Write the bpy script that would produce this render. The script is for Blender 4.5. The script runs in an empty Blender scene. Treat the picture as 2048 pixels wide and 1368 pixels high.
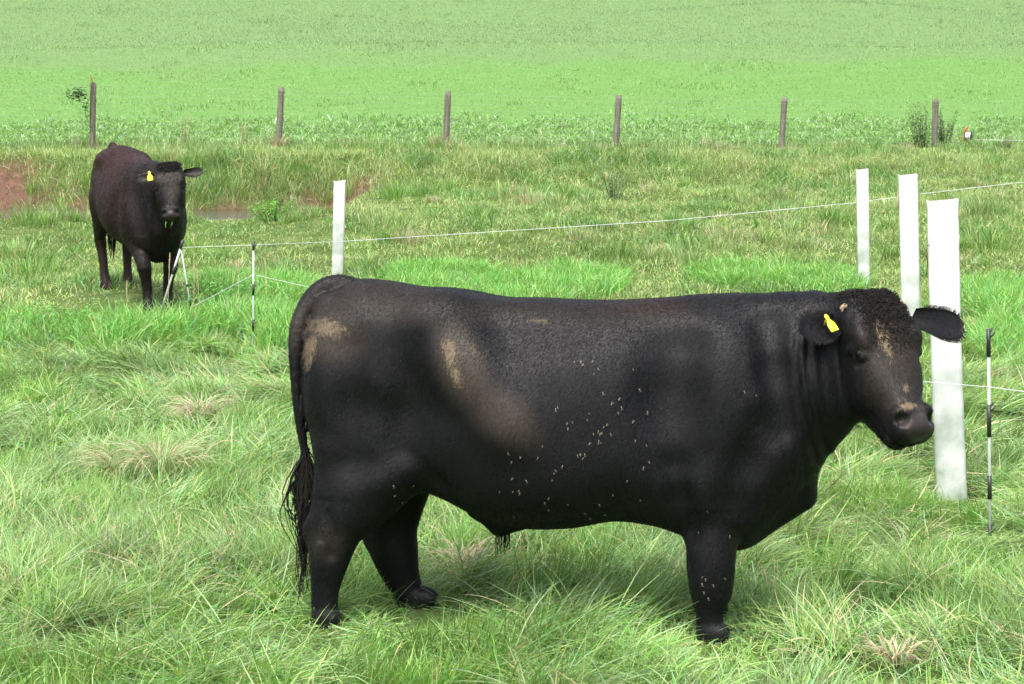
import bpy, math, random
import numpy as np
from mathutils import Vector, Matrix
from mathutils.bvhtree import BVHTree

random.seed(7)
R = np.random.default_rng(11)
sc = bpy.context.scene
col = sc.collection

# ------------------------------------------------------------------ camera
F_PX, CX, CY, HOR = 3900.0, 1024.0, 684.0, 290.0
CAM_H = 1.8
PITCH = math.atan((CY - HOR) / F_PX)
cd = bpy.data.cameras.new("camera")
cd.sensor_width = 36.0
cd.lens = F_PX / 2048 * 36
cd.clip_start = 0.1
cd.clip_end = 2000
cam = bpy.data.objects.new("camera", cd)
cam.location = (0, 0, CAM_H)
cam.rotation_euler = (math.pi / 2 - PITCH, 0, 0)
col.objects.link(cam)
sc.camera = cam

# ------------------------------------------------------------------ sky and sun (bright hazy overcast)
SUN_EL, SUN_AZ = math.radians(64), math.radians(200)   # azimuth measured clockwise from +Y
w = bpy.data.worlds.new("World")
sc.world = w
w.use_nodes = True
nt = w.node_tree
bg = nt.nodes["Background"]
sky = nt.nodes.new("ShaderNodeTexSky")
sky.sky_type = 'NISHITA'
sky.sun_disc = False
sky.sun_elevation = SUN_EL
sky.sun_rotation = SUN_AZ
sky.air_density = 1.0
sky.dust_density = 6.0
sky.ozone_density = 1.0
hs = nt.nodes.new("ShaderNodeHueSaturation")
hs.inputs['Saturation'].default_value = 0.45
nt.links.new(sky.outputs[0], hs.inputs['Color'])
nt.links.new(hs.outputs[0], bg.inputs[0])
bg.inputs[1].default_value = 0.15
sd = bpy.data.lights.new("sun", 'SUN')
sd.energy = 1.15
sd.angle = math.radians(50)
sd.color = (1.0, 0.965, 0.9)
sun = bpy.data.objects.new("sun", sd)
sv = Vector((math.sin(SUN_AZ) * math.cos(SUN_EL), math.cos(SUN_AZ) * math.cos(SUN_EL), math.sin(SUN_EL)))
sun.rotation_euler = sv.to_track_quat('Z', 'Y').to_euler()
col.objects.link(sun)
sc.view_settings.view_transform = 'Standard'
sc.view_settings.look = 'None'
sc.view_settings.exposure = 1.2
sc.view_settings.gamma = 1
sc.cycles.max_bounces = 6
sc.cycles.transparent_max_bounces = 6

# ------------------------------------------------------------------ helpers
def tag(o, label=None, cat=None, group=None, kind=None):
    if label: o['label'] = label
    if cat: o['category'] = cat
    if group: o['group'] = group
    if kind: o['kind'] = kind
    return o

def empty(name, loc=(0, 0, 0), rz=0):
    o = bpy.data.objects.new(name, None)
    o.empty_display_size = 0.1
    o.location = loc
    o.rotation_euler = (0, 0, rz)
    col.objects.link(o)
    return o

def np_mesh(name, V, faces, mat=None, parent=None, colors=None, smooth=True, attrs=None, mats=None):
    """faces: list of (k, array n*k)"""
    me = bpy.data.meshes.new(name)
    V = np.ascontiguousarray(V, dtype=np.float32)
    me.vertices.add(len(V))
    me.vertices.foreach_set('co', V.ravel())
    loops = np.concatenate([np.asarray(f, dtype=np.int32).ravel() for f in faces])
    tot = np.concatenate([np.full(len(f), f.shape[1], dtype=np.int32) for f in faces])
    st = np.concatenate([[0], np.cumsum(tot)[:-1]]).astype(np.int32)
    me.loops.add(len(loops))
    me.loops.foreach_set('vertex_index', loops)
    me.polygons.add(len(tot))
    me.polygons.foreach_set('loop_start', st)
    me.polygons.foreach_set('loop_total', tot)
    me.polygons.foreach_set('use_smooth', np.full(len(tot), smooth))
    me.update(calc_edges=True)
    if colors is not None:
        a = me.color_attributes.new('Col', 'FLOAT_COLOR' if len(V) < 1000 else 'BYTE_COLOR', 'POINT')
        c4 = np.ones((len(V), 4), dtype=np.float32)
        c4[:, :3] = colors
        a.data.foreach_set('color', c4.ravel())
    for k, v in (attrs or {}).items():
        a = me.attributes.new(k, 'FLOAT', 'POINT')
        a.data.foreach_set('value', np.ascontiguousarray(v, dtype=np.float32))
    if mat: me.materials.append(mat)
    if mats:
        for m2 in mats: me.materials.append(m2)
        me.polygons.foreach_set('material_index', np.concatenate([np.full(len(f), i, dtype=np.int32) for i, f in enumerate(faces)]))
    o = bpy.data.objects.new(name, me)
    col.objects.link(o)
    if parent is not None: o.parent = parent
    return o

class MB:
    """collects shapes into one mesh"""
    def __init__(s): s.v = []; s.q = []; s.t = []; s.n = 0
    def add(s, V, Q=None, T=None):
        V = np.asarray(V, dtype=float).reshape(-1, 3)
        if Q is not None and len(Q): s.q.append(np.asarray(Q) + s.n)
        if T is not None and len(T): s.t.append(np.asarray(T) + s.n)
        s.v.append(V); s.n += len(V)
    def box(s, c, d, rot=None):
        c = np.array(c, float); d = np.array(d, float) / 2
        P = np.array([[x, y, z] for x in (-1, 1) for y in (-1, 1) for z in (-1, 1)]) * d
        if rot is not None: P = P @ np.array(rot).T
        s.add(P + c, [[0, 1, 3, 2], [4, 6, 7, 5], [0, 4, 5, 1], [2, 3, 7, 6], [0, 2, 6, 4], [1, 5, 7, 3]])
    def tube(s, P, r, n=8, cap=True, flat=1.0):
        P = np.asarray(P, float); m = len(P)
        r = np.broadcast_to(np.asarray(r, float), (m,))
        T = np.gradient(P, axis=0)
        T /= np.linalg.norm(T, axis=1)[:, None] + 1e-12
        ref = np.array([0, 0, 1.0]) if abs(T[0, 2]) < 0.9 else np.array([1.0, 0, 0])
        U = np.cross(T, ref); U /= np.linalg.norm(U, axis=1)[:, None] + 1e-12
        W = np.cross(T, U)
        a = np.linspace(0, 2 * np.pi, n, endpoint=False)
        V = P[:, None] + r[:, None, None] * (np.cos(a)[None, :, None] * U[:, None] + flat * np.sin(a)[None, :, None] * W[:, None])
        Q = [[i * n + j, i * n + (j + 1) % n, (i + 1) * n + (j + 1) % n, (i + 1) * n + j] for i in range(m - 1) for j in range(n)]
        V = V.reshape(-1, 3); T3 = []
        if cap:
            V = np.vstack([V, P[0], P[-1]])
            T3 = [[m * n, (j + 1) % n, j] for j in range(n)] + [[m * n + 1, (m - 1) * n + j, (m - 1) * n + (j + 1) % n] for j in range(n)]
        s.add(V, Q, T3)
    def build(s, name, mat, parent=None, smooth=True, **kw):
        fs = []
        if s.q: fs.append(np.vstack(s.q))
        if s.t: fs.append(np.vstack(s.t))
        return np_mesh(name, np.vstack(s.v), fs, mat, parent, smooth=smooth, **kw)

def ray(px, py):
    u, v = (px - CX) / F_PX, -(py - CY) / F_PX
    c, s = math.cos(PITCH), math.sin(PITCH)
    return np.array([u, c + v * s, -s + v * c])

def at(px, py, Y):
    d = ray(px, py)
    return np.array([0, 0, CAM_H]) + d * (Y / d[1])

def project(P):
    c, s = math.cos(PITCH), math.sin(PITCH)
    X, Y, Z = P[:, 0], P[:, 1], P[:, 2] - CAM_H
    dep = Y * c - Z * s
    up = Y * s + Z * c
    return CX + F_PX * X / dep, CY - F_PX * up / dep

# value noise, 2-D and 3-D, deterministic
def _h(i, j, k, seed):
    n = (i.astype(np.int64) * 374761393 + j.astype(np.int64) * 668265263 + k * 2147483647 + seed * 1274126177) & 0xffffffff
    n = ((n ^ (n >> 13)) * 1274126177) & 0xffffffff
    return ((n ^ (n >> 16)) & 0xffffff) / float(0xffffff)
def noise2(x, y, seed=0, octaves=3):
    x = np.asarray(x, float); y = np.asarray(y, float)
    out = 0; amp = 1; tot = 0
    for o in range(octaves):
        i = np.floor(x); j = np.floor(y); fx = x - i; fy = y - j
        fx = fx * fx * (3 - 2 * fx); fy = fy * fy * (3 - 2 * fy)
        a = _h(i, j, 0, seed + o); b = _h(i + 1, j, 0, seed + o); c = _h(i, j + 1, 0, seed + o); d = _h(i + 1, j + 1, 0, seed + o)
        out = out + amp * ((a * (1 - fx) + b * fx) * (1 - fy) + (c * (1 - fx) + d * fx) * fy)
        tot += amp; amp *= 0.5; x = x * 2.03 + 17.1; y = y * 2.03 + 5.3
    return out / tot

def ss(a, b, x):
    t = np.clip((x - a) / (b - a), 0, 1)
    return t * t * (3 - 2 * t)

# ------------------------------------------------------------------ materials
def new_mat(name):
    m = bpy.data.materials.new(name); m.use_nodes = True
    return m, m.node_tree, m.node_tree.nodes["Principled BSDF"]

def simple_mat(name, c, rough=0.6, c2=None, scale=20, bump=0.0, spec=0.5, metallic=0.0, stretch=(1, 1, 1), detail=4):
    m, nt, b = new_mat(name)
    b.inputs['Roughness'].default_value = rough
    b.inputs['Metallic'].default_value = metallic
    b.inputs['Specular IOR Level'].default_value = spec
    tc = nt.nodes.new('ShaderNodeTexCoord'); mp = nt.nodes.new('ShaderNodeMapping')
    mp.inputs['Scale'].default_value = stretch
    nz = nt.nodes.new('ShaderNodeTexNoise'); nz.inputs['Scale'].default_value = scale; nz.inputs['Detail'].default_value = detail
    nt.links.new(tc.outputs['Object'], mp.inputs[0]); nt.links.new(mp.outputs[0], nz.inputs['Vector'])
    mx = nt.nodes.new('ShaderNodeMix'); mx.data_type = 'RGBA'
    rr = nt.nodes.new('ShaderNodeMapRange'); rr.inputs[1].default_value = .35; rr.inputs[2].default_value = .65
    nt.links.new(nz.outputs[0], rr.inputs[0]); nt.links.new(rr.outputs[0], mx.inputs[0])
    mx.inputs[6].default_value = (*c, 1); mx.inputs[7].default_value = (*(c2 or [x * .75 for x in c]), 1)
    nt.links.new(mx.outputs[2], b.inputs['Base Color'])
    if bump:
        bp = nt.nodes.new('ShaderNodeBump'); bp.inputs['Strength'].default_value = bump; bp.inputs['Distance'].default_value = 0.01
        nt.links.new(nz.outputs[0], bp.inputs['Height']); nt.links.new(bp.outputs[0], b.inputs['Normal'])
    return m

def leaf_mat(name, gloss=0.45, trans=0.35, bright=1.0):
    m, nt, b = new_mat(name)
    at_ = nt.nodes.new('ShaderNodeVertexColor'); at_.layer_name = 'Col'
    hsv = nt.nodes.new('ShaderNodeHueSaturation'); hsv.inputs['Value'].default_value = bright; hsv.inputs['Saturation'].default_value = .93
    nt.links.new(at_.outputs[0], hsv.inputs['Color'])
    nt.links.new(hsv.outputs[0], b.inputs['Base Color'])
    b.inputs['Roughness'].default_value = gloss
    b.inputs['Specular IOR Level'].default_value = 0.4
    tr = nt.nodes.new('ShaderNodeBsdfTranslucent')
    h2 = nt.nodes.new('ShaderNodeHueSaturation'); h2.inputs['Hue'].default_value = 0.485; h2.inputs['Saturation'].default_value = 1.1; h2.inputs['Value'].default_value = 1.25
    nt.links.new(hsv.outputs[0], h2.inputs['Color']); nt.links.new(h2.outputs[0], tr.inputs[0])
    mix = nt.nodes.new('ShaderNodeMixShader'); mix.inputs[0].default_value = trans
    out = nt.nodes['Material Output']
    nt.links.new(b.outputs[0], mix.inputs[1]); nt.links.new(tr.outputs[0], mix.inputs[2]); nt.links.new(mix.outputs[0], out.inputs[0])
    return m

# ------------------------------------------------------------------ terrain
_ty = np.array([-40, 0, 8, 14, 20, 24, 25.5, 27, 28.6, 29.8, 33, 36, 38.5, 41, 44, 60, 120, 200, 300, 420])
_tz = np.array([0, 0, 0, 0, 0, 0.0, 0.06, .28, .54, .66, .90, 1.16, 1.50, 1.72, 2.0, 3.85, 10.95, 20.5, 30.5, 38.0])
def terrain(x, y, bumps=True):
    x = np.asarray(x, float); y = np.asarray(y, float)
    z = (np.interp(y, _ty, _tz) + np.interp(y - .5, _ty, _tz) + np.interp(y + .5, _ty, _tz)) / 3
    z = z + 0.33 * np.exp(-((x + 4.0) / 2.0) ** 2 - ((y - 20.2) / 2.6) ** 2)
    z = z - .26 * np.exp(-((y - 35.3) / 1.2)**2) * ss(7, 2, x) + .10 * np.exp(-((y - 38.4) / .9)**2) * ss(7, 2, x)
    # stream channel at the left
    bf = 1 - np.exp(-((x / 1.1)**2 + ((y - 7.1) / .7)**2)**2)
    ch = ss(-2.4, -3.3, x) * ss(29.9, 30.7, y + 0.3 * np.sin(x * 1.3)) * (1 - ss(36.8, 38.2, y + 0.4 * np.sin(x * .9 + 1)))
    z = z * (1 - ch) + ch * 0.50
    if bumps:
        z = z + (noise2(x * 1.9, y * 1.9, 5, 2) - .5) * 0.13 * bf * ss(3, 8, y) * (1 - ss(45, 60, y)) * (1 - .6 * ch)
        z = z + (noise2(x * .35, y * .35, 9, 2) - .5) * 0.25 * ss(20, 30, y) * (1 - ss(34, 40, y)) * (1 - ch)
        z = z + (noise2(x * .06, y * .06, 2, 2) - .5) * 1.6 * ss(50, 90, y)
    return z

ys = np.concatenate([np.linspace(-40, 2, 12), np.arange(2.5, 16, .12), np.arange(16, 46, .25), np.arange(46, 120, 1.0), np.arange(120, 420, 10.)])
xs = np.concatenate([np.linspace(-260, -32, 22), np.arange(-30, -13, 1.0), np.arange(-13, 13, .16), np.arange(13, 31, 1.0), np.linspace(32, 260, 22)])
XX, YY = np.meshgrid(xs, ys)
ZZ = terrain(XX, YY)
nx, ny = len(xs), len(ys)
ii = (np.arange(ny - 1)[:, None] * nx + np.arange(nx - 1)[None]).ravel()
quads = np.stack([ii, ii + 1, ii + nx + 1, ii + nx], 1)
m, nt, b = new_mat("ground_soil_and_turf")
geo = nt.nodes.new('ShaderNodeNewGeometry'); sep = nt.nodes.new('ShaderNodeSeparateXYZ')
nt.links.new(geo.outputs['Position'], sep.inputs[0])
def gn_noise(nt, vec, scale, detail=5, rough=.6):
    n = nt.nodes.new('ShaderNodeTexNoise'); n.inputs['Scale'].default_value = scale; n.inputs['Detail'].default_value = detail
    n.inputs['Roughness'].default_value = rough
    nt.links.new(vec, n.inputs['Vector']); return n
def ramp(nt, fac, stops):
    r = nt.nodes.new('ShaderNodeValToRGB')
    while len(r.color_ramp.elements) < len(stops): r.color_ramp.elements.new(0.5)
    for e, (p, c) in zip(r.color_ramp.elements, stops):
        e.position = p; e.color = (*c, 1)
    nt.links.new(fac, r.inputs[0]); return r
def mixc(nt, f, a, b_):
    mx = nt.nodes.new('ShaderNodeMix'); mx.data_type = 'RGBA'
    if hasattr(f, 'links') or not isinstance(f, (int, float)): nt.links.new(f, mx.inputs[0])
    else: mx.inputs[0].default_value = f
    for k, v in ((6, a), (7, b_)):
        if isinstance(v, tuple): mx.inputs[k].default_value = (*v, 1)
        else: nt.links.new(v, mx.inputs[k])
    return mx.outputs[2]
def mrange(nt, v, a, b_, c=0.0, d=1.0):
    r = nt.nodes.new('ShaderNodeMapRange'); nt.links.new(v, r.inputs[0])
    r.inputs[1].default_value = a; r.inputs[2].default_value = b_; r.inputs[3].default_value = c; r.inputs[4].default_value = d
    return r.outputs[0]
n1 = gn_noise(nt, geo.outputs['Position'], 3.0, 8, .7)
near_c = ramp(nt, n1.outputs[0], [(.3, (.035, .05, .014)), (.5, (.07, .12, .025)), (.72, (.14, .17, .06))])
n2 = gn_noise(nt, geo.outputs['Position'], 1.2, 9, .75)
hill_c = ramp(nt, n2.outputs[0], [(.30, (.094, .198, .046)), (.5, (.108, .225, .053)), (.72, (.124, .242, .062))])
n3 = gn_noise(nt, geo.outputs['Position'], .12, 3)
hill2 = ramp(nt, n2.outputs[0], [(.30, (.105, .185, .064)), (.5, (.120, .207, .072)), (.72, (.140, .225, .085))])
add = nt.nodes.new('ShaderNodeMath'); add.operation = 'MULTIPLY_ADD'; add.inputs[1].default_value = 24; 
nt.links.new(n3.outputs[0], add.inputs[0]); nt.links.new(sep.outputs[1], add.inputs[2])
hc = mixc(nt, mrange(nt, add.outputs[0], 74, 80), hill_c.outputs[0], hill2.outputs[0])
cc = mixc(nt, mrange(nt, sep.outputs[1], 41, 43), near_c.outputs[0], hc)
am = nt.nodes.new('ShaderNodeAttribute'); am.attribute_name = 'mud'
n4 = gn_noise(nt, geo.outputs['Position'], 9, 5)
mudc = ramp(nt, n4.outputs[0], [(.3, (.07, .040, .028)), (.7, (.18, .10, .068))])
cc = mixc(nt, am.outputs['Fac'], cc, mudc.outputs[0])
nt.links.new(cc, b.inputs['Base Color'])
b.inputs['Roughness'].default_value = .9; b.inputs['Specular IOR Level'].default_value = .2
bp = nt.nodes.new('ShaderNodeBump'); bp.inputs['Strength'].default_value = .9; bp.inputs['Distance'].default_value = .08
nt.links.new(n2.outputs[0], bp.inputs['Height']); nt.links.new(bp.outputs[0], b.inputs['Normal'])
mudmask = ss(-2.2, -3.0, XX) * ss(29.8, 30.4, YY) * (1 - ss(37.0, 37.7, YY + .5 * np.sin(XX * .9 + 1) + .5 * (noise2(XX * 1.8, YY, 3) - .5)))
red = np.exp(-((XX + 9.9) / .8) ** 2) * ss(35.4, 36.2, YY) * (1 - ss(38.2, 38.7, YY))
red2 = np.exp(-((XX + 3.1) / .7) ** 2) * ss(35.4, 36.2, YY) * (1 - ss(37.6, 38.1, YY))
mudmask = np.clip(mudmask + red + red2, 0, 1)
g = np_mesh("ground", np.stack([XX.ravel(), YY.ravel(), ZZ.ravel()], 1), [quads], m, attrs={'mud': mudmask.ravel()})
tag(g, kind='structure')

# stream water
m, nt, b = new_mat("stream_water")
b.inputs['Base Color'].default_value = (.07, .05, .03, 1); b.inputs['Roughness'].default_value = .06
b.inputs['Specular IOR Level'].default_value = .9
tc = nt.nodes.new('ShaderNodeTexCoord'); n = gn_noise(nt, tc.outputs['Object'], 5, 4)
bp = nt.nodes.new('ShaderNodeBump'); bp.inputs['Strength'].default_value = .8; bp.inputs['Distance'].default_value = .08
nt.links.new(n.outputs[0], bp.inputs['Height']); nt.links.new(bp.outputs[0], b.inputs['Normal'])
WX = np.linspace(-22, -2.2, 60); WY = np.linspace(29.9, 38.2, 30)
A, B_ = np.meshgrid(WX, WY); ii = (np.arange(29)[:, None] * 60 + np.arange(59)[None]).ravel()
o = np_mesh("stream_water", np.stack([A.ravel(), B_.ravel(), np.full(A.size, .60)], 1), [np.stack([ii, ii + 1, ii + 61, ii + 60], 1)], m)
tag(o, kind='structure')

# ------------------------------------------------------------------ implicit-surface toolkit for the animals
def crom(t, v, N=240):
    """smooth resampling of station values (Catmull-Rom on non-uniform stations)"""
    t = np.asarray(t, float); v = np.asarray(v, float)
    mm = np.gradient(v, t)
    for i in range(1, len(t) - 1):
        a = (v[i] - v[i - 1]) / (t[i] - t[i - 1]); b = (v[i + 1] - v[i]) / (t[i + 1] - t[i])
        mm[i] = 0.5 * (a + b)
    T = np.linspace(t[0], t[-1], N); k = np.clip(np.searchsorted(t, T) - 1, 0, len(t) - 2)
    h = t[k + 1] - t[k]; s = (T - t[k]) / h
    return T, (2 * s**3 - 3 * s**2 + 1) * v[k] + (s**3 - 2 * s**2 + s) * h * mm[k] + (-2 * s**3 + 3 * s**2) * v[k + 1] + (s**3 - s**2) * h * mm[k + 1]

class Field:
    def __init__(s, xs, ys, zs):
        s.xs, s.ys, s.zs = xs, ys, zs
        s.F = np.full((len(xs), len(ys), len(zs)), 9.0, dtype=np.float32)
    def sub(s, lo, hi):
        a = []
        for c, l, h in zip((s.xs, s.ys, s.zs), lo, hi):
            i0 = max(0, int(np.searchsorted(c, l)) - 1); i1 = min(len(c), int(np.searchsorted(c, h)) + 1)
            a.append(slice(i0, max(i1, i0 + 1)))
        X = s.xs[a[0]][:, None, None]; Y = s.ys[a[1]][None, :, None]; Z = s.zs[a[2]][None, None, :]
        return tuple(a), X, Y, Z
    def comb(s, sl, d, k, op):
        f = s.F[sl]
        if op == 'add':
            h = np.maximum(k - np.abs(f - d), 0) / k
            s.F[sl] = np.minimum(f, d) - h * h * k * .25
        else:
            h = np.maximum(k - np.abs(f + d), 0) / k
            s.F[sl] = np.maximum(f, -d) + h * h * k * .25
    def ell(s, c, r, k=.04, op='add', axes=None):
        c = np.array(c, float); r = np.array(r, float); R_ = float(max(r)) + .08 + k
        sl, X, Y, Z = s.sub(c - R_, c + R_)
        P = [X - c[0], Y - c[1], Z - c[2]]
        if axes is not None:
            A = [np.array(a, float) / np.linalg.norm(a) for a in axes]
            P = [P[0] * a[0] + P[1] * a[1] + P[2] * a[2] for a in A]
        q = np.sqrt((P[0] / r[0])**2 + (P[1] / r[1])**2 + (P[2] / r[2])**2)
        s.comb(sl, ((q - 1) * min(r)).astype(np.float32), k, op)
    def seg(s, p0, p1, a0, a1, b0=None, b1=None, lat=(0, 1, 0), k=.04, op='add'):
        """tapered limb; a = radius in the plane of p and perpendicular to lat, b = radius along lat"""
        p0 = np.array(p0, float); p1 = np.array(p1, float)
        b0 = a0 if b0 is None else b0; b1 = a1 if b1 is None else b1
        m_ = max(a0, a1, b0, b1) + .08 + k
        sl, X, Y, Z = s.sub(np.minimum(p0, p1) - m_, np.maximum(p0, p1) + m_)
        ax = p1 - p0; L = np.linalg.norm(ax); ax = ax / L
        lat = np.array(lat, float); lat = lat - ax * lat.dot(ax); lat /= np.linalg.norm(lat)
        oth = np.cross(ax, lat)
        dx, dy, dz = X - p0[0], Y - p0[1], Z - p0[2]
        t = dx * ax[0] + dy * ax[1] + dz * ax[2]
        u = dx * lat[0] + dy * lat[1] + dz * lat[2]; v = dx * oth[0] + dy * oth[1] + dz * oth[2]
        tt = np.clip(t / L, 0, 1); A = a0 + (a1 - a0) * tt; B = b0 + (b1 - b0) * tt
        e = t - tt * L
        mn = np.minimum(A, B)
        q = np.sqrt((u / B)**2 + (v / A)**2 + (e / mn)**2)
        s.comb(sl, ((q - 1) * mn).astype(np.float32), k, op)
    def chain(s, P, a, b=None, lat=(0, 1, 0), k=.03, kin=.025):
        b = a if b is None else b
        P = np.array(P, float); t = np.arange(len(P)); N = (len(P) - 1) * 3 + 1
        P = np.stack([crom(t, P[:, c], N)[1] for c in range(3)], 1); a = crom(t, a, N)[1]; b = crom(t, b, N)[1]
        for i in range(len(P) - 1):
            s.seg(P[i], P[i + 1], a[i], a[i + 1], b[i], b[i + 1], lat, k if i == 0 else min(k, kin))
    def loft(s, O, AX, st, n=2.3, egg=.1, k=.05, lo=None, hi=None):
        """superelliptic loft. O origin, AX = (axis, up, lateral); st rows: (pos, top, bottom, halfwidth)"""
        st = np.array(st, float)
        T, top = crom(st[:, 0], st[:, 1]); _, bot = crom(st[:, 0], st[:, 2]); _, hw = crom(st[:, 0], st[:, 3])
        sl, X, Y, Z = s.sub(lo, hi)
        A, U, W = [np.array(a, float) / np.linalg.norm(a) for a in AX]
        dx, dy, dz = X - O[0], Y - O[1], Z - O[2]
        t = dx * A[0] + dy * A[1] + dz * A[2]; u = dx * U[0] + dy * U[1] + dz * U[2]; v = dx * W[0] + dy * W[1] + dz * W[2]
        tp = np.interp(t, T, top); bt = np.interp(t, T, bot); w_ = np.maximum(np.interp(t, T, hw), .01)
        hv = np.maximum((tp - bt) / 2, .01); cv = (tp + bt) / 2
        un = (u - cv) / hv
        w_ = w_ * (1 - egg * np.clip(un, -1, 1))
        e = np.maximum(T[0] - t, 0) + np.maximum(t - T[-1], 0)
        mn = np.minimum(hv, w_)
        q = (np.abs(un)**n + np.abs(v / w_)**n)**(1 / n)
        d = (q - 1) * mn
        d = np.where(e > 0, np.sqrt(np.maximum(d, 0)**2 + e**2) + np.minimum(d, 0) * 0 , d)
        s.comb(sl, d.astype(np.float32), k, 'add')
    def mesh(s, smooth=2):
        F, xs, ys, zs = s.F, s.xs, s.ys, s.zs
        S = F < 0
        c = [S[i:S.shape[0] - 1 + i, j:S.shape[1] - 1 + j, k:S.shape[2] - 1 + k] for i in (0, 1) for j in (0, 1) for k in (0, 1)]
        al = c[0].copy(); an = c[0].copy()
        for q in c[1:]: al &= q; an |= q
        act = an & ~al
        I, J, K = np.nonzero(act)
        idx = np.full(act.shape, -1, dtype=np.int32); idx[I, J, K] = np.arange(len(I))
        pos = np.zeros((len(I), 3)); cnt = np.zeros(len(I))
        cor = [(i, j, k) for i in (0, 1) for j in (0, 1) for k in (0, 1)]
        def P(cn): return np.stack([xs[I + cn[0]], ys[J + cn[1]], zs[K + cn[2]]], 1)
        def V(cn): return F[I + cn[0], J + cn[1], K + cn[2]]
        for a in cor:
            for ax in range(3):
                if a[ax] == 0:
                    b = list(a); b[ax] = 1; b = tuple(b)
                    va, vb = V(a), V(b); mk = (va < 0) != (vb < 0)
                    t = np.where(mk, va / np.where(mk, va - vb, 1), 0)
                    pos += np.where(mk[:, None], P(a) + (P(b) - P(a)) * t[:, None], 0); cnt += mk
        pos /= cnt[:, None]
        faces = []
        for ax in range(3):
            sa = [slice(None)] * 3; sb = [slice(None)] * 3
            sa[ax] = slice(0, -1); sb[ax] = slice(1, None)
            ch = S[tuple(sa)] != S[tuple(sb)]
            o1, o2 = [(1, 2), (2, 0), (0, 1)][ax]
            E = np.stack(np.nonzero(ch), 1)
            E = E[(E[:, o1] > 0) & (E[:, o2] > 0) & (E[:, o1] < S.shape[o1] - 1) & (E[:, o2] < S.shape[o2] - 1)]
            ins = S[E[:, 0], E[:, 1], E[:, 2]]
            q = []
            for d1, d2 in ((-1, -1), (0, -1), (0, 0), (-1, 0)):
                G = E.copy(); G[:, o1] += d1; G[:, o2] += d2
                q.append(idx[G[:, 0], G[:, 1], G[:, 2]])
            q = np.stack(q, 1)
            q[~ins] = q[~ins][:, ::-1]
            faces.append(q)
        Q = np.vstack(faces)
        # keep only well-formed faces, then a little tangential smoothing
        Q = Q[(Q >= 0).all(1)]
        E = np.vstack([Q[:, [0, 1]], Q[:, [1, 2]], Q[:, [2, 3]], Q[:, [3, 0]]])
        deg = np.bincount(E.ravel(), minlength=len(pos)) + 1e-9
        for it in range(smooth):
            acc = np.zeros_like(pos)
            for c_ in range(3):
                acc[:, c_] = np.bincount(E[:, 0], pos[E[:, 1], c_], len(pos)) + np.bincount(E[:, 1], pos[E[:, 0], c_], len(pos))
            lam = .55 if it % 2 == 0 else -.50
            pos = pos + lam * (acc / deg[:, None] - pos)
        return pos, Q

def head_shape(Fd, O, L, U, hs, cow=False, wf=1.0):
    """O = poll point in animal frame; L along the face to the muzzle; U out of the forehead"""
    L = np.array(L, float); L /= np.linalg.norm(L)
    U = np.array(U, float); U = U - L * U.dot(L); U /= np.linalg.norm(U)
    W = np.cross(L, U)
    WF = wf
    def P(l, u, r): return O + hs * (L * l + U * u + W * r * WF)
    
    st = [(-.055, -.085, -.115, .03), (-.036, -.050, -.14, .075), (-.010, -.014, -.16, .098), (.03, .006, -.18, .116), (.09, .012, -.20, .126), (.15, .010, -.215, .124), (.20, .002, -.24, .113),
          (.26, -.004, -.24, .099), (.32, -.010, -.275, .087), (.38, -.014, -.262, .073), (.43, -.012, -.225, .070), (.465, -.010, -.19, .073), (.498, -.018, -.160, .070), (.518, -.032, -.135, .058), (.526, -.05, -.115, .04)]
    st = [(a * hs, b * hs, c * hs, d * hs * WF) for a, b, c, d in st]
    c = P(.22, -.1, 0)
    Fd.loft(O, (L, U, W), st, n=2.6, egg=-.10, k=.05, lo=c - .42 * hs, hi=c + .42 * hs)
    r3 = lambda a, b, c_: np.array([a, b, c_]) * hs
    ax = (L, U, W)
    Fd.ell(P(-.010, -.055, 0), r3(.045, .055, .075), .03, axes=ax)            # poll
    for s_ in (-1, 1):
        Fd.ell(P(-.014, -.06, .058 * s_), r3(.035, .045, .035), .025, axes=ax)
        Fd.ell(P(.135, -.022, .098 * s_), r3(.045, .028, .030), .025, axes=ax)  # brow
        Fd.ell(P(.190, -.052, .102 * s_), r3(.036, .027, .024), .008, axes=ax)      # lids
        Fd.ell(P(.190, -.050, .136 * s_), r3(.024, .015, .016), .010, 'cut', axes=ax)  # socket
        Fd.ell(P(.26, -.14, .088 * s_), r3(.09, .07, .028), .04, axes=ax)       # cheek
        Fd.ell(P(.445, -.038, .045 * s_), r3(.040, .038, .034), .02, axes=ax)   # nostril wing
        Fd.ell(P(.468, -.008, .051 * s_), r3(.029, .045, .021), .008, 'cut', axes=(L + .2 * U, U - .2 * L, W + .35 * s_ * L))
        Fd.ell(P(.462, -.030, .078 * s_), r3(.020, .016, .012), .010, 'cut', axes=ax)
    Fd.ell(P(.485, -.050, 0), r3(.034, .040, .054), .02, axes=ax)          # nose pad
    Fd.ell(P(.445, -.175, 0), r3(.065, .036, .052), .022, axes=ax)           # lower lip / chin
    for s_ in (-1, 1):
        for pa, pb in (((.528, -.106, .0), (.508, -.112, .045)), ((.508, -.112, .045), (.455, -.124, .078)), ((.455, -.124, .078), (.38, -.150, .086))):
            Fd.seg(P(pa[0], pa[1], pa[2] * s_), P(pb[0], pb[1], pb[2] * s_), .010, .010, k=.012, op='cut')
        Fd.seg(P(.215, -.075, .118 * s_), P(.225, -.040, .108 * s_), .008, .006, k=.02, op='cut')   # below the eye
        Fd.seg(P(.162, -.075, .130 * s_), P(.160, -.035, .118 * s_), .008, .006, k=.02, op='add')   # upper lid
    return P, ax

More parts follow.
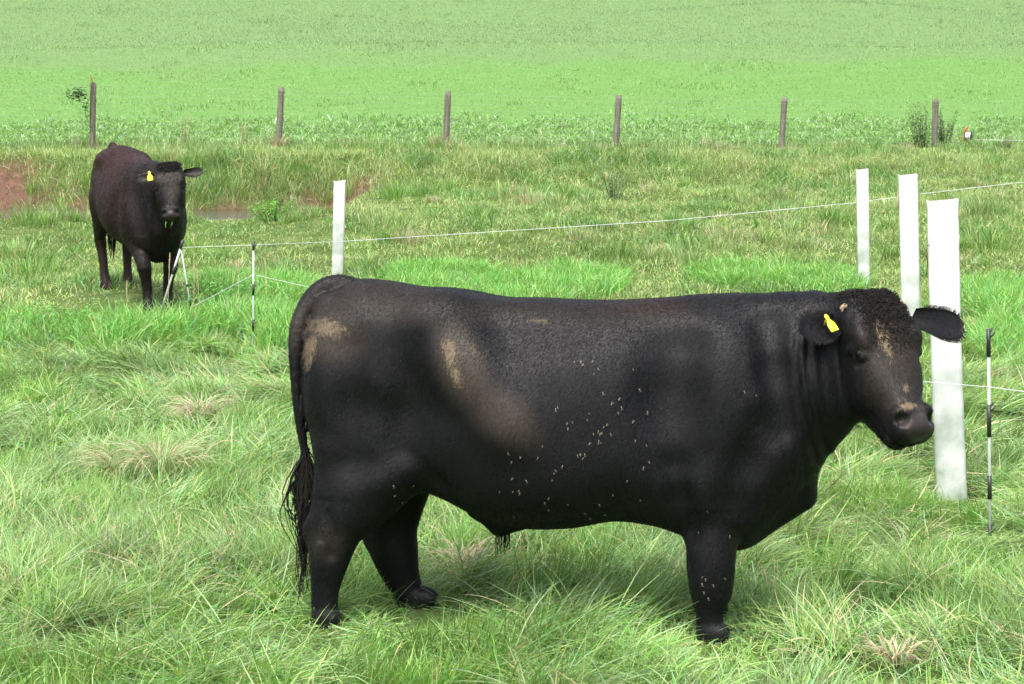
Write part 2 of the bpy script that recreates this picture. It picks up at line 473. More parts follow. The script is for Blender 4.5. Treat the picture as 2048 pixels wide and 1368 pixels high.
def ear_mesh(P, ax, s_, hs, length=.17, wid=.058, droop=.0, back=.02, twist=0.0, off=.105):
    """closed cupped leaf of an ear as extra island of the body mesh; returns V,Q and a point on its face"""
    L, U, W = ax
    n, m_ = 14, 9
    base = P(.035, -.085, off * s_)
    d = W * s_ + L * droop - U * back; d /= np.linalg.norm(d)
    wv = L - d * L.dot(d); wv /= np.linalg.norm(wv)
    nv = U - d * U.dot(d) - wv * U.dot(wv); nv /= np.linalg.norm(nv)
    wv, nv = wv * math.cos(twist) + nv * math.sin(twist), nv * math.cos(twist) - wv * math.sin(twist)
    e = np.linspace(0, 1, n); hw = wid * np.interp(e, [0, .15, .4, .65, .85, .96, 1], [.60, .78, .97, 1.0, .82, .50, .18])
    V = []
    for side in (1, -1):
        for i in range(n):
            for j in range(m_):
                c_ = -1 + 2 * j / (m_ - 1)
                th = .004 + .006 * (1 - e[i])
                p = base + hs * (d * (e[i] * length + (.02 if True else 0)) + wv * c_ * hw[i] - nv * (.034 * (1 - c_**2) * (1 - .75 * e[i])) + nv * side * th * (1 - abs(c_)**3) - nv * .02 * e[i]**2 + wv * (.010 * math.sin(e[i] * 3)))
                V.append(p)
    N = n * m_
    Q = []
    for i in range(n - 1):
        for j in range(m_ - 1):
            a = i * m_ + j
            Q.append([a, a + m_, a + m_ + 1, a + 1]); Q.append([N + a, N + a + 1, N + a + m_ + 1, N + a + m_])
    for i in range(n - 1):
        for j, f in ((0, 1), (m_ - 1, 0)):
            a = i * m_ + j; q = [a, N + a, N + a + m_, a + m_]
            Q.append(q if f else q[::-1])
    for j in range(m_ - 1):
        a = (n - 1) * m_ + j; Q.append([a, a + 1, N + a + 1, N + a])
    face = base + hs * (d * .55 * length + nv * .0)
    return np.array(V), np.array(Q), face, d, wv, nv

# coat material (mud and dust are masks carried by the skin)
def coat_mat(name, base, tint, sheen=.04):
    m, nt, b = new_mat(name)
    tc = nt.nodes.new('ShaderNodeTexCoord')
    mp = nt.nodes.new('ShaderNodeMapping'); mp.inputs['Scale'].default_value = (60, 60, 22)
    nt.links.new(tc.outputs['Object'], mp.inputs[0])
    fine = gn_noise(nt, mp.outputs[0], 4.0, 4)
    mid = gn_noise(nt, tc.outputs['Object'], 7, 4)
    c = mixc(nt, mrange(nt, mid.outputs[0], .35, .7), base, tuple(x * 1.7 for x in base))
    def attr(n):
        a = nt.nodes.new('ShaderNodeAttribute'); a.attribute_name = n; return a.outputs['Fac']
    br = attr('brown'); c = mixc(nt, br, c, tint)
    fl = gn_noise(nt, mp.outputs[0], 3.2, 6, .75)
    du = nt.nodes.new('ShaderNodeMath'); du.operation = 'MULTIPLY'
    nt.links.new(attr('dust'), du.inputs[0]); nt.links.new(mrange(nt, fl.outputs[0], .25, .75), du.inputs[1])
    c = mixc(nt, du.outputs[0], c, (.105, .083, .060))
    mp2 = nt.nodes.new('ShaderNodeMapping'); mp2.inputs['Scale'].default_value = (1.6, 1, .8)
    nt.links.new(tc.outputs['Object'], mp2.inputs[0])
    fm = gn_noise(nt, mp2.outputs[0], 75, 8, .75)
    mu = nt.nodes.new('ShaderNodeMath'); mu.operation = 'ADD'
    mf = nt.nodes.new('ShaderNodeMath'); mf.operation = 'MULTIPLY_ADD'; mf.inputs[1].default_value = 1.6; mf.inputs[2].default_value = -.3
    nt.links.new(fm.outputs[0], mf.inputs[0])
    nt.links.new(attr('mud'), mu.inputs[0]); nt.links.new(mf.outputs[0], mu.inputs[1])
    mk = mrange(nt, mu.outputs[0], 1.02, 1.30)
    c = mixc(nt, mk, c, (.21, .155, .095))
    no = attr('nose'); c = mixc(nt, no, c, (.026, .020, .019))
    nt.links.new(c, b.inputs['Base Color'])
    rr = nt.nodes.new('ShaderNodeMix'); rr.inputs[2].default_value = .44; rr.inputs[3].default_value = .34
    nt.links.new(no, rr.inputs[0]); nt.links.new(rr.outputs[0], b.inputs['Roughness'])
    b.inputs['Specular IOR Level'].default_value = .24
    b.inputs['Sheen Weight'].default_value = sheen; b.inputs['Sheen Roughness'].default_value = .45
    b.inputs['Sheen Tint'].default_value = (.75, .82, 1, 1)
    ad = nt.nodes.new('ShaderNodeMath'); ad.operation = 'MULTIPLY_ADD'; ad.inputs[1].default_value = .35
    nt.links.new(fl.outputs[0], ad.inputs[0]); nt.links.new(fine.outputs[0], ad.inputs[2])
    ad2 = nt.nodes.new('ShaderNodeMath'); ad2.operation = 'MULTIPLY_ADD'; ad2.inputs[1].default_value = .8
    nt.links.new(mk, ad2.inputs[0]); nt.links.new(ad.outputs[0], ad2.inputs[2])
    bp = nt.nodes.new('ShaderNodeBump'); bp.inputs['Strength'].default_value = .35; bp.inputs['Distance'].default_value = .004
    nt.links.new(ad2.outputs[0], bp.inputs['Height'])
    nt.links.new(bp.outputs[0], b.inputs['Normal'])
    return m

m, nt, b = new_mat("short_hair")
vc = nt.nodes.new('ShaderNodeVertexColor'); vc.layer_name = 'Col'
nt.links.new(vc.outputs[0], b.inputs['Base Color']); b.inputs['Roughness'].default_value = .45; b.inputs['Specular IOR Level'].default_value = .13
mat_fur = m

def normals_of(V, Q):
    a, b_, c, d = (V[Q[:, i]] for i in range(4))
    n = np.cross(c - a, d - b_); ar = np.linalg.norm(n, axis=1)
    return n / (ar[:, None] + 1e-12), ar / 2, (a + b_ + c + d) / 4

def add_fur(V, Q, attrs, dens, length, width, dirfn, base, brownc, skip, jit=.28, lift=.16):
    """short coat hairs as slim triangles of the same mesh; returns V, Q, T, colours, attrs"""
    nrm, ar, cen = normals_of(V, Q)
    w_ = ar * (~skip(cen, Q)); n = int(w_.sum() * dens)
    fi = R.choice(len(Q), n, p=w_ / w_.sum())
    ab = R.random((n, 2)); a, b_, c, d = (V[Q[fi, i]] for i in range(4))
    P = (a * (1 - ab[:, :1]) + b_ * ab[:, :1]) * (1 - ab[:, 1:]) + (d * (1 - ab[:, :1]) + c * ab[:, :1]) * ab[:, 1:]
    N = nrm[fi]; D = dirfn(P, N) + R.normal(0, jit, (n, 3))
    D -= N * (D * N).sum(1)[:, None]; D /= np.linalg.norm(D, axis=1)[:, None] + 1e-9
    S = np.cross(N, D) + N * R.normal(0, .25, n)[:, None]
    L_ = length * R.uniform(.6, 1.25, n)
    tip = P + D * L_[:, None] + N * (L_ * np.abs(R.normal(lift, lift * .6, n)))[:, None]
    w2 = (width * R.uniform(.7, 1.3, n) / 2)[:, None]
    HV = np.stack([P - S * w2 - N * .0005, P + S * w2 - N * .0005, tip], 1).reshape(-1, 3)
    T = (np.arange(n)[:, None] * 3 + np.array([[0, 1, 2]])) + len(V)
    q0 = Q[fi, 0]; A = {k: v[q0] for k, v in attrs.items()}
    rn = R.random(n)[:, None]; col_ = np.array(base) * (.45 + 1.3 * R.random((n, 1)))
    br = A['brown'][:, None]; col_ = col_ * (1 - br) + np.array(brownc) * (.6 + .8 * rn) * br
    du = np.clip(A['dust'] * (.25 + 1.1 * R.random(n)), 0, 1)[:, None]; col_ = col_ * (1 - du) + np.array([.066, .053, .040]) * du
    st = noise2(P[:, 0] * 70 + P[:, 1] * 30, P[:, 2] * 34 + P[:, 1] * 20, 77, 3)
    mu = (A['mud'] + .55 * st + .30 * R.random(n) > 1.01)[:, None] * (.55 + .45 * R.random((n, 1)))
    col_ = col_ * (1 - mu) + np.array([.235, .18, .115]) * mu
    C = np.vstack([np.tile(np.array(base), (len(V), 1)), np.repeat(col_, 3, 0)])
    at2 = {k: np.concatenate([v, np.zeros(3 * n)]) for k, v in attrs.items()}
    return np.vstack([V, HV]), T, C, at2

def curl_hair(V, Q, HP, hax, hs, n, Lh, wid, lo, hi, parent, name="poll_hair"):
    nrm, ar, cen = normals_of(V, Q)
    O = HP(0, 0, 0); rel = (cen - O) / hs; l = rel @ hax[0]; u = rel @ hax[1]; r = rel @ hax[2]
    p = ar * (l > lo - .03) * (u > -.10) * (np.abs(r) < .115) * (1 - ss(hi * .45, hi, l + .25 * np.abs(r))) * (1 - .9 * ss(.07, .115, np.abs(r))) * ((nrm @ hax[1] > -.1) | (l < 0)) * (np.linalg.norm(cen - O, axis=1) < .4)
    fi = R.choice(len(Q), n, p=p / p.sum()); mb = MB()
    for i in fi:
        N = nrm[i]; P0 = cen[i] + R.normal(0, .003, 3); t_ = R.normal(0, 1, 3) + hax[0] * .8; t_ -= N * t_.dot(N); t_ /= np.linalg.norm(t_); bn = np.cross(N, t_)
        k = Lh * R.uniform(.6, 1.2) * (1.1 if l[i] < .0 else 1.0 if l[i] < .09 else .65); P = []
        for j in range(6):
            t = j / 5; P.append(P0 - N * .002 + N * k * .42 * math.sin(t * 2.5) + t_ * k * .75 * t + bn * k * .28 * math.sin(t * 4.6))
        mb.tube(P, np.linspace(wid, wid * .35, 6), 3, cap=False)
    mb.build(name, mat_hair, parent)

mat_eye = simple_mat("dark_eye", (.006, .005, .005), .07, (.004, .004, .004), spec=.3)
mat_hair = simple_mat("black_hair", (.009, .008, .008), .6, (.016, .014, .012), 60, spec=.2)
mat_tag = simple_mat("yellow_tag_plastic", (.80, .74, .03), .4, (.72, .66, .02), 60)
mat_print = simple_mat("tag_print", (.05, .05, .03), .6)
mat_scur = simple_mat("pale_horn", (.33, .24, .14), .8, (.12, .08, .05), 90, .6)

def hair_strand(mb, P, r):
    mb.tube(P, r, n=4, cap=False)

def ear_tag(face, d, wv, nv, parent, size=1.0, down=(0, 0, -1), lean=0.0):
    """bell-shaped two piece flag tag hanging from the ear"""
    dn = np.array(down, float); dn = dn - nv * dn.dot(nv); dn /= np.linalg.norm(dn)
    sd_ = np.cross(nv, dn)
    prof = [(-.028, .005), (-.020, .010), (-.012, .010), (-.006, .007), (.002, .013), (.012, .019), (.026, .0205), (.042, .0205), (.047, .019)]
    mb = MB(); V = []
    off = nv * .022 * size
    for s_ in (1, -1):
        for (t, h) in prof:
            for k in (-1, 0, 1):
                V.append(face + off + (dn * t + sd_ * h * k) * size * 1.15 + nv * s_ * .0012 + nv * (.004 * (1 - k * k)) )
    n = len(prof); Q = []
    for i in range(n - 1):
        for j in range(2):
            a = i * 3 + j; Q.append([a, a + 1, a + 4, a + 3]); c = a + n * 3; Q.append([c, c + 3, c + 4, c + 1])
        for j in (0, 2):
            a = i * 3 + j; Q.append([a, a + 3, a + 3 + n * 3, a + n * 3])
    mb.add(V, Q)
    a = 0; mb.add([], None) if False else None
    mb.tube([face - nv * .012, face + off * 1.3 - dn * .018 * size], .004, 8)
    o = mb.build("ear_tag", mat_tag, parent)
    pr = MB()   # faint stamped marks (unreadable in the photograph)
    for i in range(3):
        pr.box(face + off + dn * (.016 + .009 * i) * size + nv * .0065, (.003, .003, .003))
    return o

# ------------------------------------------------------------------ the bull
BA = math.radians(-10)
BO = np.array([0.0, 7.27, 0.0])
cB, sB = math.cos(BA), math.sin(BA)
RB = np.array([[cB, -sB, 0], [sB, cB, 0], [0, 0, 1.0]])       # local -> world
def w2l(v): return RB.T @ np.array(v, float)
def BP(px, py, yl=0.0):
    """point on the bull's plane y_local = yl seen at that pixel -> local coordinates"""
    d = w2l(ray(px, py)); c = w2l(np.array([0, 0, CAM_H]) - BO)
    t = (yl - c[1]) / d[1]
    return c + d * t

xs = np.concatenate([np.arange(-1.02, 1.0, .0125), np.arange(1.0, 1.72, .0062)])
ysg = np.arange(-.62, .46, .0085)
zs = np.arange(-.03, 1.42, .0086)
Fd = Field(xs, ysg, zs)
tor = [(612, 650, 800, .07), (624, 622, 850, .12), (644, 598, 895, .17), (680, 574, 930, .215), (720, 561, 950, .245), (790, 565, 962, .255), (850, 584, 975, .275), (920, 590, 1012, .30), (985, 594, 1042, .32),
       (1060, 597, 1057, .335), (1150, 602, 1056, .340), (1240, 600, 1043, .325), (1310, 594, 1052, .30), (1390, 589, 1075, .275), (1470, 592, 1100, .26), (1520, 592, 1083, .245), (1565, 588, 1040, .22), (1605, 592, 1000, .19), (1640, 600, 935, .14), (1655, 640, 880, .08)]
st = []
for px, t, b_, w_ in tor:
    a = BP(px, t); c = BP(px, b_)
    st.append((a[0], a[2], c[2] + .012, w_))
Fd.loft(np.zeros(3), ((1, 0, 0), (0, 0, 1), (0, 1, 0)), st, n=2.35, egg=.16, k=.03, lo=(-1.02, -.62, .2), hi=(1.35, .46, 1.42))
E = lambda px, py, yl: BP(px, py, yl)
def EM(px, py, yl, s_):
    q = BP(px, py, -yl); q[1] = yl * s_; return q
# hindquarters: thigh masses, stifle, hooks
for s_ in (-1, 1):
    Fd.ell(EM(725, 790, .14, s_), (.19, .135, .30), .08)
    Fd.ell(EM(668, 745, .12, s_), (.085, .09, .20), .06)
    Fd.ell(EM(775, 860, .11, s_), (.15, .10, .20), .12)
    Fd.ell(EM(872, 655, .125, s_), (.12, .08, .07), .16)         # hook bone
    Fd.ell(EM(985, 668, .43, s_), (.12, .10, .05), .14, 'cut')    # hollow behind the ribs
    Fd.ell(EM(650, 612, .08, s_), (.04, .045, .035), .05)          # pin bone
    Fd.ell(EM(1430, 820, .19, s_), (.17, .085, .24), .09)          # shoulder blade muscle
    Fd.ell(EM(1500, 870, .17, s_), (.11, .075, .15), .07)          # point of shoulder
    Fd.ell(EM(1408, 955, .165, s_), (.125, .08, .16), .09)
# near hind leg
def leg(pts, yl, k=.04, bfac=.78, dx=0):
    P = []; a = []
    for i, (px, py, r) in enumerate(pts):
        yy = yl * (.62, .78, .92, 1)[min(i, 3)]
        q = BP(px, py, yy); q[0] += dx; P.append(q); a.append(r - (.008 if r < .1 and yl < 0 else 0))
    Fd.chain(P, a, [x * bfac for x in a], k=k)
    return P
leg([(760, 905, .17), (735, 965, .148), (700, 1015, .112), (672, 1058, .092), (662, 1095, .080), (657, 1130, .066), (651, 1165, .053), (649, 1205, .046), (649, 1238, .048), (650, 1258, .056)], -.20, .06)
Fd.ell(E(622, 1062, -.20), (.032, .026, .045), .03)                        # point of hock
leg([(800, 900, .15), (795, 960, .125), (790, 1010, .100), (782, 1060, .088), (788, 1100, .082), (797, 1135, .066), (808, 1165, .052), (820, 1190, .045), (832, 1213, .047), (843, 1232, .054)], .17, .05)
Fd.ell(E(741, 1070, .17), (.03, .026, .045), .03)
# hamstring edge between thigh and hock
Fd.seg(E(672, 900, -.17), E(650, 1035, -.19), .07, .03, k=.07)
# fore legs
fl = [(1420, 960, .125), (1421, 1030, .102), (1422, 1080, .090), (1424, 1125, .080), (1422, 1160, .076), (1422, 1188, .067), (1420, 1212, .049), (1419, 1240, .041), (1420, 1264, .047), (1423, 1285, .043)]
leg(fl, -.195, .05, .8)
leg([(px, py - 28, r * .98) for px, py, r in fl], .20, .05, .8, dx=-.005)
for (px, py, yl, dx_) in ((650, 1262, -.20, 0), (845, 1238, .17, 0), (1427, 1296, -.195, 0), (1425, 1268, .2, 0)):   # hooves: two toes
    for t in (-1, 1):
        q = BP(px, py, yl); q[0] += dx_ + .008; q[1] += .024 * t; q[2] = .03
        Fd.ell(q, (.052, .025, .045), .008)
# belly: sheath and brisket
Fd.seg(E(960, 1015, 0), E(1000, 1052, 0), .045, .030, .04, .028, k=.05)
Fd.seg(E(1000, 1052, 0), E(1040, 1045, 0), .030, .025, .03, .03, k=.04)
Fd.seg(E(1480, 1040, 0), E(1600, 985, 0), .085, .07, .09, .06, k=.06)
# neck toward the turned head
HO = at(1758, 598, 6.90)
HOl = w2l(HO - BO)
Ld = w2l(np.array([.115, -.265, -.43])); Ud = w2l(np.array([.36, -.86, .40]))
HS = 1.0
nb = HOl + w2l(np.array([-.07, .15, -.14]))
mid_ = E(1600, 745, -.04)
Fd.seg(E(1500, 812, 0), mid_, .275, .230, .215, .175, lat=(0, 1, 0), k=.07)
Fd.seg(mid_, nb, .235, .155, .165, .115, lat=w2l((.5, 1, 0)), k=.07)
Fd.seg(E(1560, 905, -.03), E(1665, 790, -.08), .13, .10, .075, .06, k=.07)   # dewlap edge
Fd.seg(E(1480, 672, 0), E(1585, 668, -.02), .11, .105, .11, .09, k=.06)      # crest
Fd.seg(E(1585, 668, -.02), HOl + w2l(np.array([-.09, .08, -.075])), .105, .085, .09, .09, k=.06)
HP, hax = head_shape(Fd, HOl, Ld, Ud, HS, wf=1.08)
# tail (crease kept by a tight blend)
tp = [(725, 583, .03, 0), (690, 571, .037, 0), (655, 576, .041, -.01), (628, 594, .041, -.03), (607, 624, .036, -.06), (594, 662, .030, -.09), (589, 712, .021, -.11), (592, 775, .0175, -.12), (600, 840, .0165, -.12), (609, 900, .016, -.12), (612, 945, .013, -.12)]
P = [BP(a, b_, d) for a, b_, r, d in tp]
Fd.chain(P, [t[2] for t in tp], k=.012, kin=.004)
# folds: neck wrinkles, elbow and flank creases, soft unevenness of hide
X = Fd.xs[:, None, None]; Y = Fd.ys[None, :, None]; Z = Fd.zs[None, None, :]
x0, x1 = E(1545, 700, -.2)[0], E(1690, 700, -.2)[0]
z0, z1 = E(1600, 960, -.2)[2], E(1600, 640, -.2)[2]
mk = ss(x0, x0 + .08, X) * (1 - ss(x1 - .04, x1 + .02, X)) * ss(z0, z0 + .12, Z) * (1 - ss(z1 - .1, z1, Z)) * (Y < .05)
Fd.F += (.0062 * mk * np.sin(2 * np.pi * (X + .10 * (Z - .9) + .022 * np.sin(Z * 8)) / .047) * (.55 + .45 * np.sin(X * 37 + Z * 5))).astype(np.float32)
Fd.F += (.0045 * np.sin(X * 9 + 2 * np.sin(Z * 5)) * np.sin(Z * 8 + 1.5 * np.sin(X * 4) + .7) * (Z > .5) * (X < 1.1)).astype(np.float32)
def crease(pts, yl, r=.012, k=.05, op='cut'):
    for p, q in zip(pts[:-1], pts[1:]): Fd.seg(E(*p, yl), E(*q, yl), r, r, k=k, op=op)
def surf(px, py):
    """lateral position of the near skin at that pixel"""
    best = -.45
    for y_ in np.arange(-.45, 0, .01):
        q = E(px, py, y_); i, j, k_ = np.searchsorted(Fd.xs, q[0]), np.searchsorted(Fd.ys, q[1]), np.searchsorted(Fd.zs, q[2])
        if Fd.F[min(i, len(Fd.xs) - 1), min(j, len(Fd.ys) - 1), min(k_, len(Fd.zs) - 1)] < 0: return y_
    return -.2
def line_feature(pts, r, k, depth, op):
    P = []
    for p in pts:
        q = E(p[0], p[1], surf(*p) + depth); P.append(q)
    for p, q in zip(P[:-1], P[1:]): Fd.seg(p, q, r, r, k=k, op=op)
# folds and muscle edges, read off the near side
line_feature([(1350, 940), (1358, 1000), (1375, 1062)], .016, .07, -.006, 'cut')          # behind the elbow
line_feature([(1352, 700), (1340, 800), (1345, 900)], .05, .16, -.068, 'cut')              # behind the shoulder
line_feature([(1470, 1010), (1500, 930), (1530, 860)], .03, .10, -.036, 'cut')             # front of the shoulder
line_feature([(1538, 640), (1552, 740), (1570, 860)], .028, .08, -.028, 'cut')             # base of the neck
line_feature([(800, 952), (840, 945), (880, 968)], .020, .06, -.004, 'cut')                # flank fold
line_feature([(770, 965), (800, 935), (850, 930)], .03, .08, .022, 'add')
line_feature([(822, 790), (803, 840), (800, 890)], .04, .14, -.056, 'cut')                 # front of the thigh
line_feature([(880, 650), (930, 740), (1020, 850)], .05, .16, .066, 'add')                 # fold of the flank toward the ribs
line_feature([(690, 700), (700, 820), (700, 920)], .035, .12, -.046, 'cut')                # hamstring groove
line_feature([(655, 1030), (668, 1075), (664, 1110)], .010, .03, -.004, 'cut')             # hollow of the hock
line_feature([(640, 1090), (645, 1150)], .010, .02, .004, 'add')                           # tendon
# curly poll, shallow ringlets
hx = HP(.06, .02, 0)
sl, X, Y, Z = Fd.sub(hx - .24, hx + .24)
dd = np.sqrt((X - hx[0])**2 + (Y - hx[1])**2 + (Z - (hx[2] + .045))**2)
cur = np.sin(X * 150 + 4 * np.sin(Z * 70)) * np.sin(Z * 130 + 3 * np.sin(Y * 80 + X * 50)) * np.sin(Y * 120 + 1)
cur2 = np.sin(X * 60 + 1.5 * np.sin(Z * 40)) * np.sin(Z * 75 + 2)
Fd.F[sl] += ((.0042 * cur + .0030 * cur2) * (1 - ss(.08, .17, dd))).astype(np.float32)
V, Q = Fd.mesh(4)
del Fd
# drop the region check: one continuous skin, ears are welded-in islands
Vs, Qs = [V], [Q]; nV = len(V)
ears = {}
for s_, dr, bk, tw in ((1, .14, -.10, .0), (-1, .17, .0, -.05)):
    ev, eq, face, d, wv, nv_ = ear_mesh(HP, hax, s_, HS, off=.105 if s_ > 0 else .165, length=.165 if s_ > 0 else .205, wid=.060 if s_ > 0 else .064, droop=dr, back=bk, twist=tw)
    Vs.append(ev); Qs.append(eq + nV); nV += len(ev); ears[s_] = (face, d, wv, nv_)
V = np.vstack(Vs); Q = np.vstack(Qs)
Wd = V @ RB.T + BO
px, py = project(Wd)
near = (V[:, 1] < .08).astype(float)
def blob(cx, cy, rx, ry, rot=0.0, soft=.75):
    a = math.radians(rot); dx = px - cx; dy = py - cy
    u = (dx * math.cos(a) + dy * math.sin(a)) / rx; v = (-dx * math.sin(a) + dy * math.cos(a)) / ry
    return (1 - ss(1 - soft, 1 + soft, np.sqrt(u * u + v * v)))
mud = .64 * np.maximum.reduce([blob(655, 655, 52, 24, 12), blob(620, 700, 20, 48, 10), blob(690, 668, 20, 12, 0) * .8]) * near
mud = np.maximum(mud, .70 * np.maximum(blob(900, 705, 17, 42, -8), blob(915, 755, 13, 32, -14)) * near)
mud = np.maximum(mud, .58 * np.maximum(blob(945, 700, 13, 20, 0), blob(1080, 642, 40, 6, 3)) * near)
hd = (Wd[:, 0] > 1.12).astype(float)
mud = np.maximum(mud, .80 * blob(1767, 675, 11, 46, -22, .6) * hd)
mud = np.maximum(mud, .74 * blob(1816, 812, 22, 9, 0, .6) * hd)
mud = np.maximum(mud, .40 * np.maximum(blob(1775, 690, 55, 75, -10), blob(1800, 790, 30, 50)) * hd)
mud = np.maximum(mud, .72 * blob(1812, 775, 6, 13, -15) * hd)
dust = np.maximum.reduce([.75 * blob(650, 665, 75, 50, 15, .7), .38 * blob(760, 600, 130, 40, 3, .7), .85 * blob(925, 730, 42, 80, -22, .6), .65 * blob(1005, 830, 82, 42, 38, .6), .22 * blob(1080, 625, 260, 28, 1, .7),
                          .35 * blob(655, 1090, 34, 32, 0, .7), .35 * blob(720, 575, 70, 16, 5), .30 * blob(800, 1110, 30, 30)]) * near
dust = np.maximum(dust, .45 * blob(1785, 720, 60, 100, -10, .7) * hd)
brown = .5 * blob(1290, 612, 70, 22, 0, .8) * near
rel = (V - HP(.485, -.045, 0)); L_, U_, W_ = hax
nose = 1 - ss(.85, 1.15, np.sqrt((rel @ L_ / .048)**2 + (rel @ U_ / .060)**2 + (rel @ W_ / .066)**2))
mat_coat = coat_mat("black_coat", (.0045, .0045, .0055), (.030, .014, .011))
battr = {'mud': mud, 'dust': dust, 'brown': brown, 'nose': nose}
def bull_dir(P, N):
    D = np.tile(np.array([-.55, 0, -.75]), (len(P), 1))
    rl = P - HP(0, 0, 0); inh = (np.linalg.norm(rl - hax[0] * .2, axis=1) < .36)[:, None]
    D = np.where(inh, hax[0] * .8 + hax[2] * np.sign(rl @ hax[2])[:, None] * .5, D)
    wob = noise2(P[:, 0] * 3, P[:, 2] * 3, 91, 2) - .5
    D[:, 0] += wob * 1.0
    return D
FV, FT, FC, FA = add_fur(V, Q, battr, 120000, .0125, .00125, bull_dir, (.0045, .0045, .0055), (.030, .015, .012), lambda c, q: (nose[q[:, 0]] > .25) | (c[:, 2] < .075) | (np.linalg.norm(c - HP(.190, -.05, .13), axis=1) < .024) | (np.linalg.norm(c - HP(.190, -.05, -.13), axis=1) < .024))
bull = np_mesh("bull", FV, [Q, FT], attrs=FA, colors=FC, mats=[mat_coat, mat_fur])
bull.location = BO; bull.rotation_euler = (0, 0, BA)
tag(bull, "large black bull standing side on in front, mud patches on its rump", "bull")
bullV, bullQ = V, Q

def eyes(HP, hax, hs, parent, er=.0215):
    for s_ in (-1, 1):
        bpy_c = HP(.190, -.048, .1055 * s_)
        n, m_ = 16, 10
        VV = []; QQ = []
        for i in range(m_ + 1):
            for j in range(n):
                th = math.pi * i / m_; ph = 2 * math.pi * j / n
                VV.append(bpy_c + hs * er * np.array([math.sin(th) * math.cos(ph), math.sin(th) * math.sin(ph), math.cos(th)]))
        for i in range(m_):
            for j in range(n):
                QQ.append([i * n + j, (i + 1) * n + j, (i + 1) * n + (j + 1) % n, i * n + (j + 1) % n])
        np_mesh("eye", np.array(VV), [np.array(QQ)], mat_eye, parent)
eyes(HP, hax, HS, bull)
f_, d_, wv_, nv_ = ears[1] if (RB @ ears[1][0])[0] < (RB @ ears[-1][0])[0] else ears[-1]
ear_tag(f_ + d_ * -.01, d_, wv_, nv_, bull, .80, down=w2l((.25, 0, -1)))
for s_ in (-1, 1):       # scurs
    mb = MB(); c = HP(.0, -.045, .098 * s_)
    mb.tube([c, c + hax[2] * s_ * .014, c + hax[2] * s_ * .026 + hax[0] * .006, c + hax[2] * s_ * .03 + hax[0] * .022], [.011, .012, .009, .003], 8)
    mb.build("horn_bud", mat_scur, bull)
# longer hairs round the rims of the ears
for s_ in (1, -1):
    mb = MB()
    base_i = len(bullV) - (2 if s_ == 1 else 1) * 252
    for side in (0, 8):
        for k in range(130):
            i = random.uniform(2, 12.99); a = bullV[base_i + int(i) * 9 + side]; b_ = bullV[base_i + min(int(i) + 1, 13) * 9 + side]; c_ = bullV[base_i + int(i) * 9 + 4]
            p = a + (b_ - a) * (i % 1); o_ = p - c_; o_ /= np.linalg.norm(o_) + 1e-9; al_ = ears[s_][1]
            L_ = random.uniform(.006, .018)
            mb.tube([p - o_ * .004, p + o_ * L_ * .5 + al_ * L_ * .3, p + o_ * L_ * .8 + al_ * L_ * random.uniform(.4, 1.0)], [.0010, .0008, .0003], 3, cap=False)
    mb.build("ear_fringe", mat_hair, bull)
# tail switch
mb = MB()
t0 = None
for i in range(150):
    L_ = random.uniform(.22, .52); n = 9
    a = random.uniform(0, 6.28); r0 = random.uniform(0, .012)
    start = BP(609 + random.uniform(-3, 4), 890 + random.uniform(0, 60), -.12) + np.array([math.cos(a) * r0, math.sin(a) * r0, 0])
    sp = random.gauss(0, .030); sq = random.gauss(0, .03); wv0 = random.uniform(0, 6.28); wa = random.uniform(.002, .009)
    P = []
    for k in range(n):
        t = k / (n - 1)
        bell = math.sin(min(t * 1.25, 1) * math.pi)
        P.append(start + np.array([sp * bell * 1.0 - .012 * t + wa * math.sin(wv0 + t * 11) * t * 1.5, sq * t + wa * math.cos(wv0 + t * 9) * t, -L_ * t]))
    hair_strand(mb, P, np.linspace(.0030, .0009, n))
mb.build("tail_switch", mat_hair, bull)
mb = MB()
for i in range(26):
    s0 = BP(1002 + random.uniform(-10, 18), 1062 + random.uniform(-4, 6), random.uniform(-.02, .02)); L_ = random.uniform(.03, .095)
    mb.tube([s0, s0 + np.array([random.uniform(-.006, .006), 0, -L_ * .5]), s0 + np.array([random.uniform(-.012, .008), 0, -L_])], [.0022, .0016, .0006], 4, cap=False)
mb.build("sheath_hair", mat_hair, bull)
# curls on the poll and forehead
curl_hair(bullV, bullQ, HP, hax, HS, 2600, .020, .0015, -.06, .24, bull)

# ------------------------------------------------------------------ flies on the bull
bvh = BVHTree.FromPolygons([tuple(p) for p in bullV], [tuple(q) for q in bullQ.tolist()])
mat_fly = simple_mat("grey_fly_wings", (.21, .18, .145), .5, (.11, .095, .075), 300)
mat_flyb = simple_mat("dark_fly_body", (.05, .045, .04), .5)
fb = MB()
fb.tube([(0, 0, .0022), (.003, 0, .003), (.008, 0, .003), (.011, 0, .002)], [.0008, .0024, .0024, .0012], 6)
for s_ in (-1, 1):
    fb.add([(.006, s_ * .001, .0045), (-.001, s_ * .0028, .0046), (-.005, s_ * .0058, .004), (-.006, s_ * .0018, .0042)], [[0, 1, 2, 3]] if s_ > 0 else [[0, 3, 2, 1]])
    for q in (-.002, .002, .006):
        fb.tube([(.004 + q * .5, s_ * .0015, .003), (.004 + q, s_ * .0055, .0003)], .0003, 3)
fly0 = fb.build("fly", mat_fly)
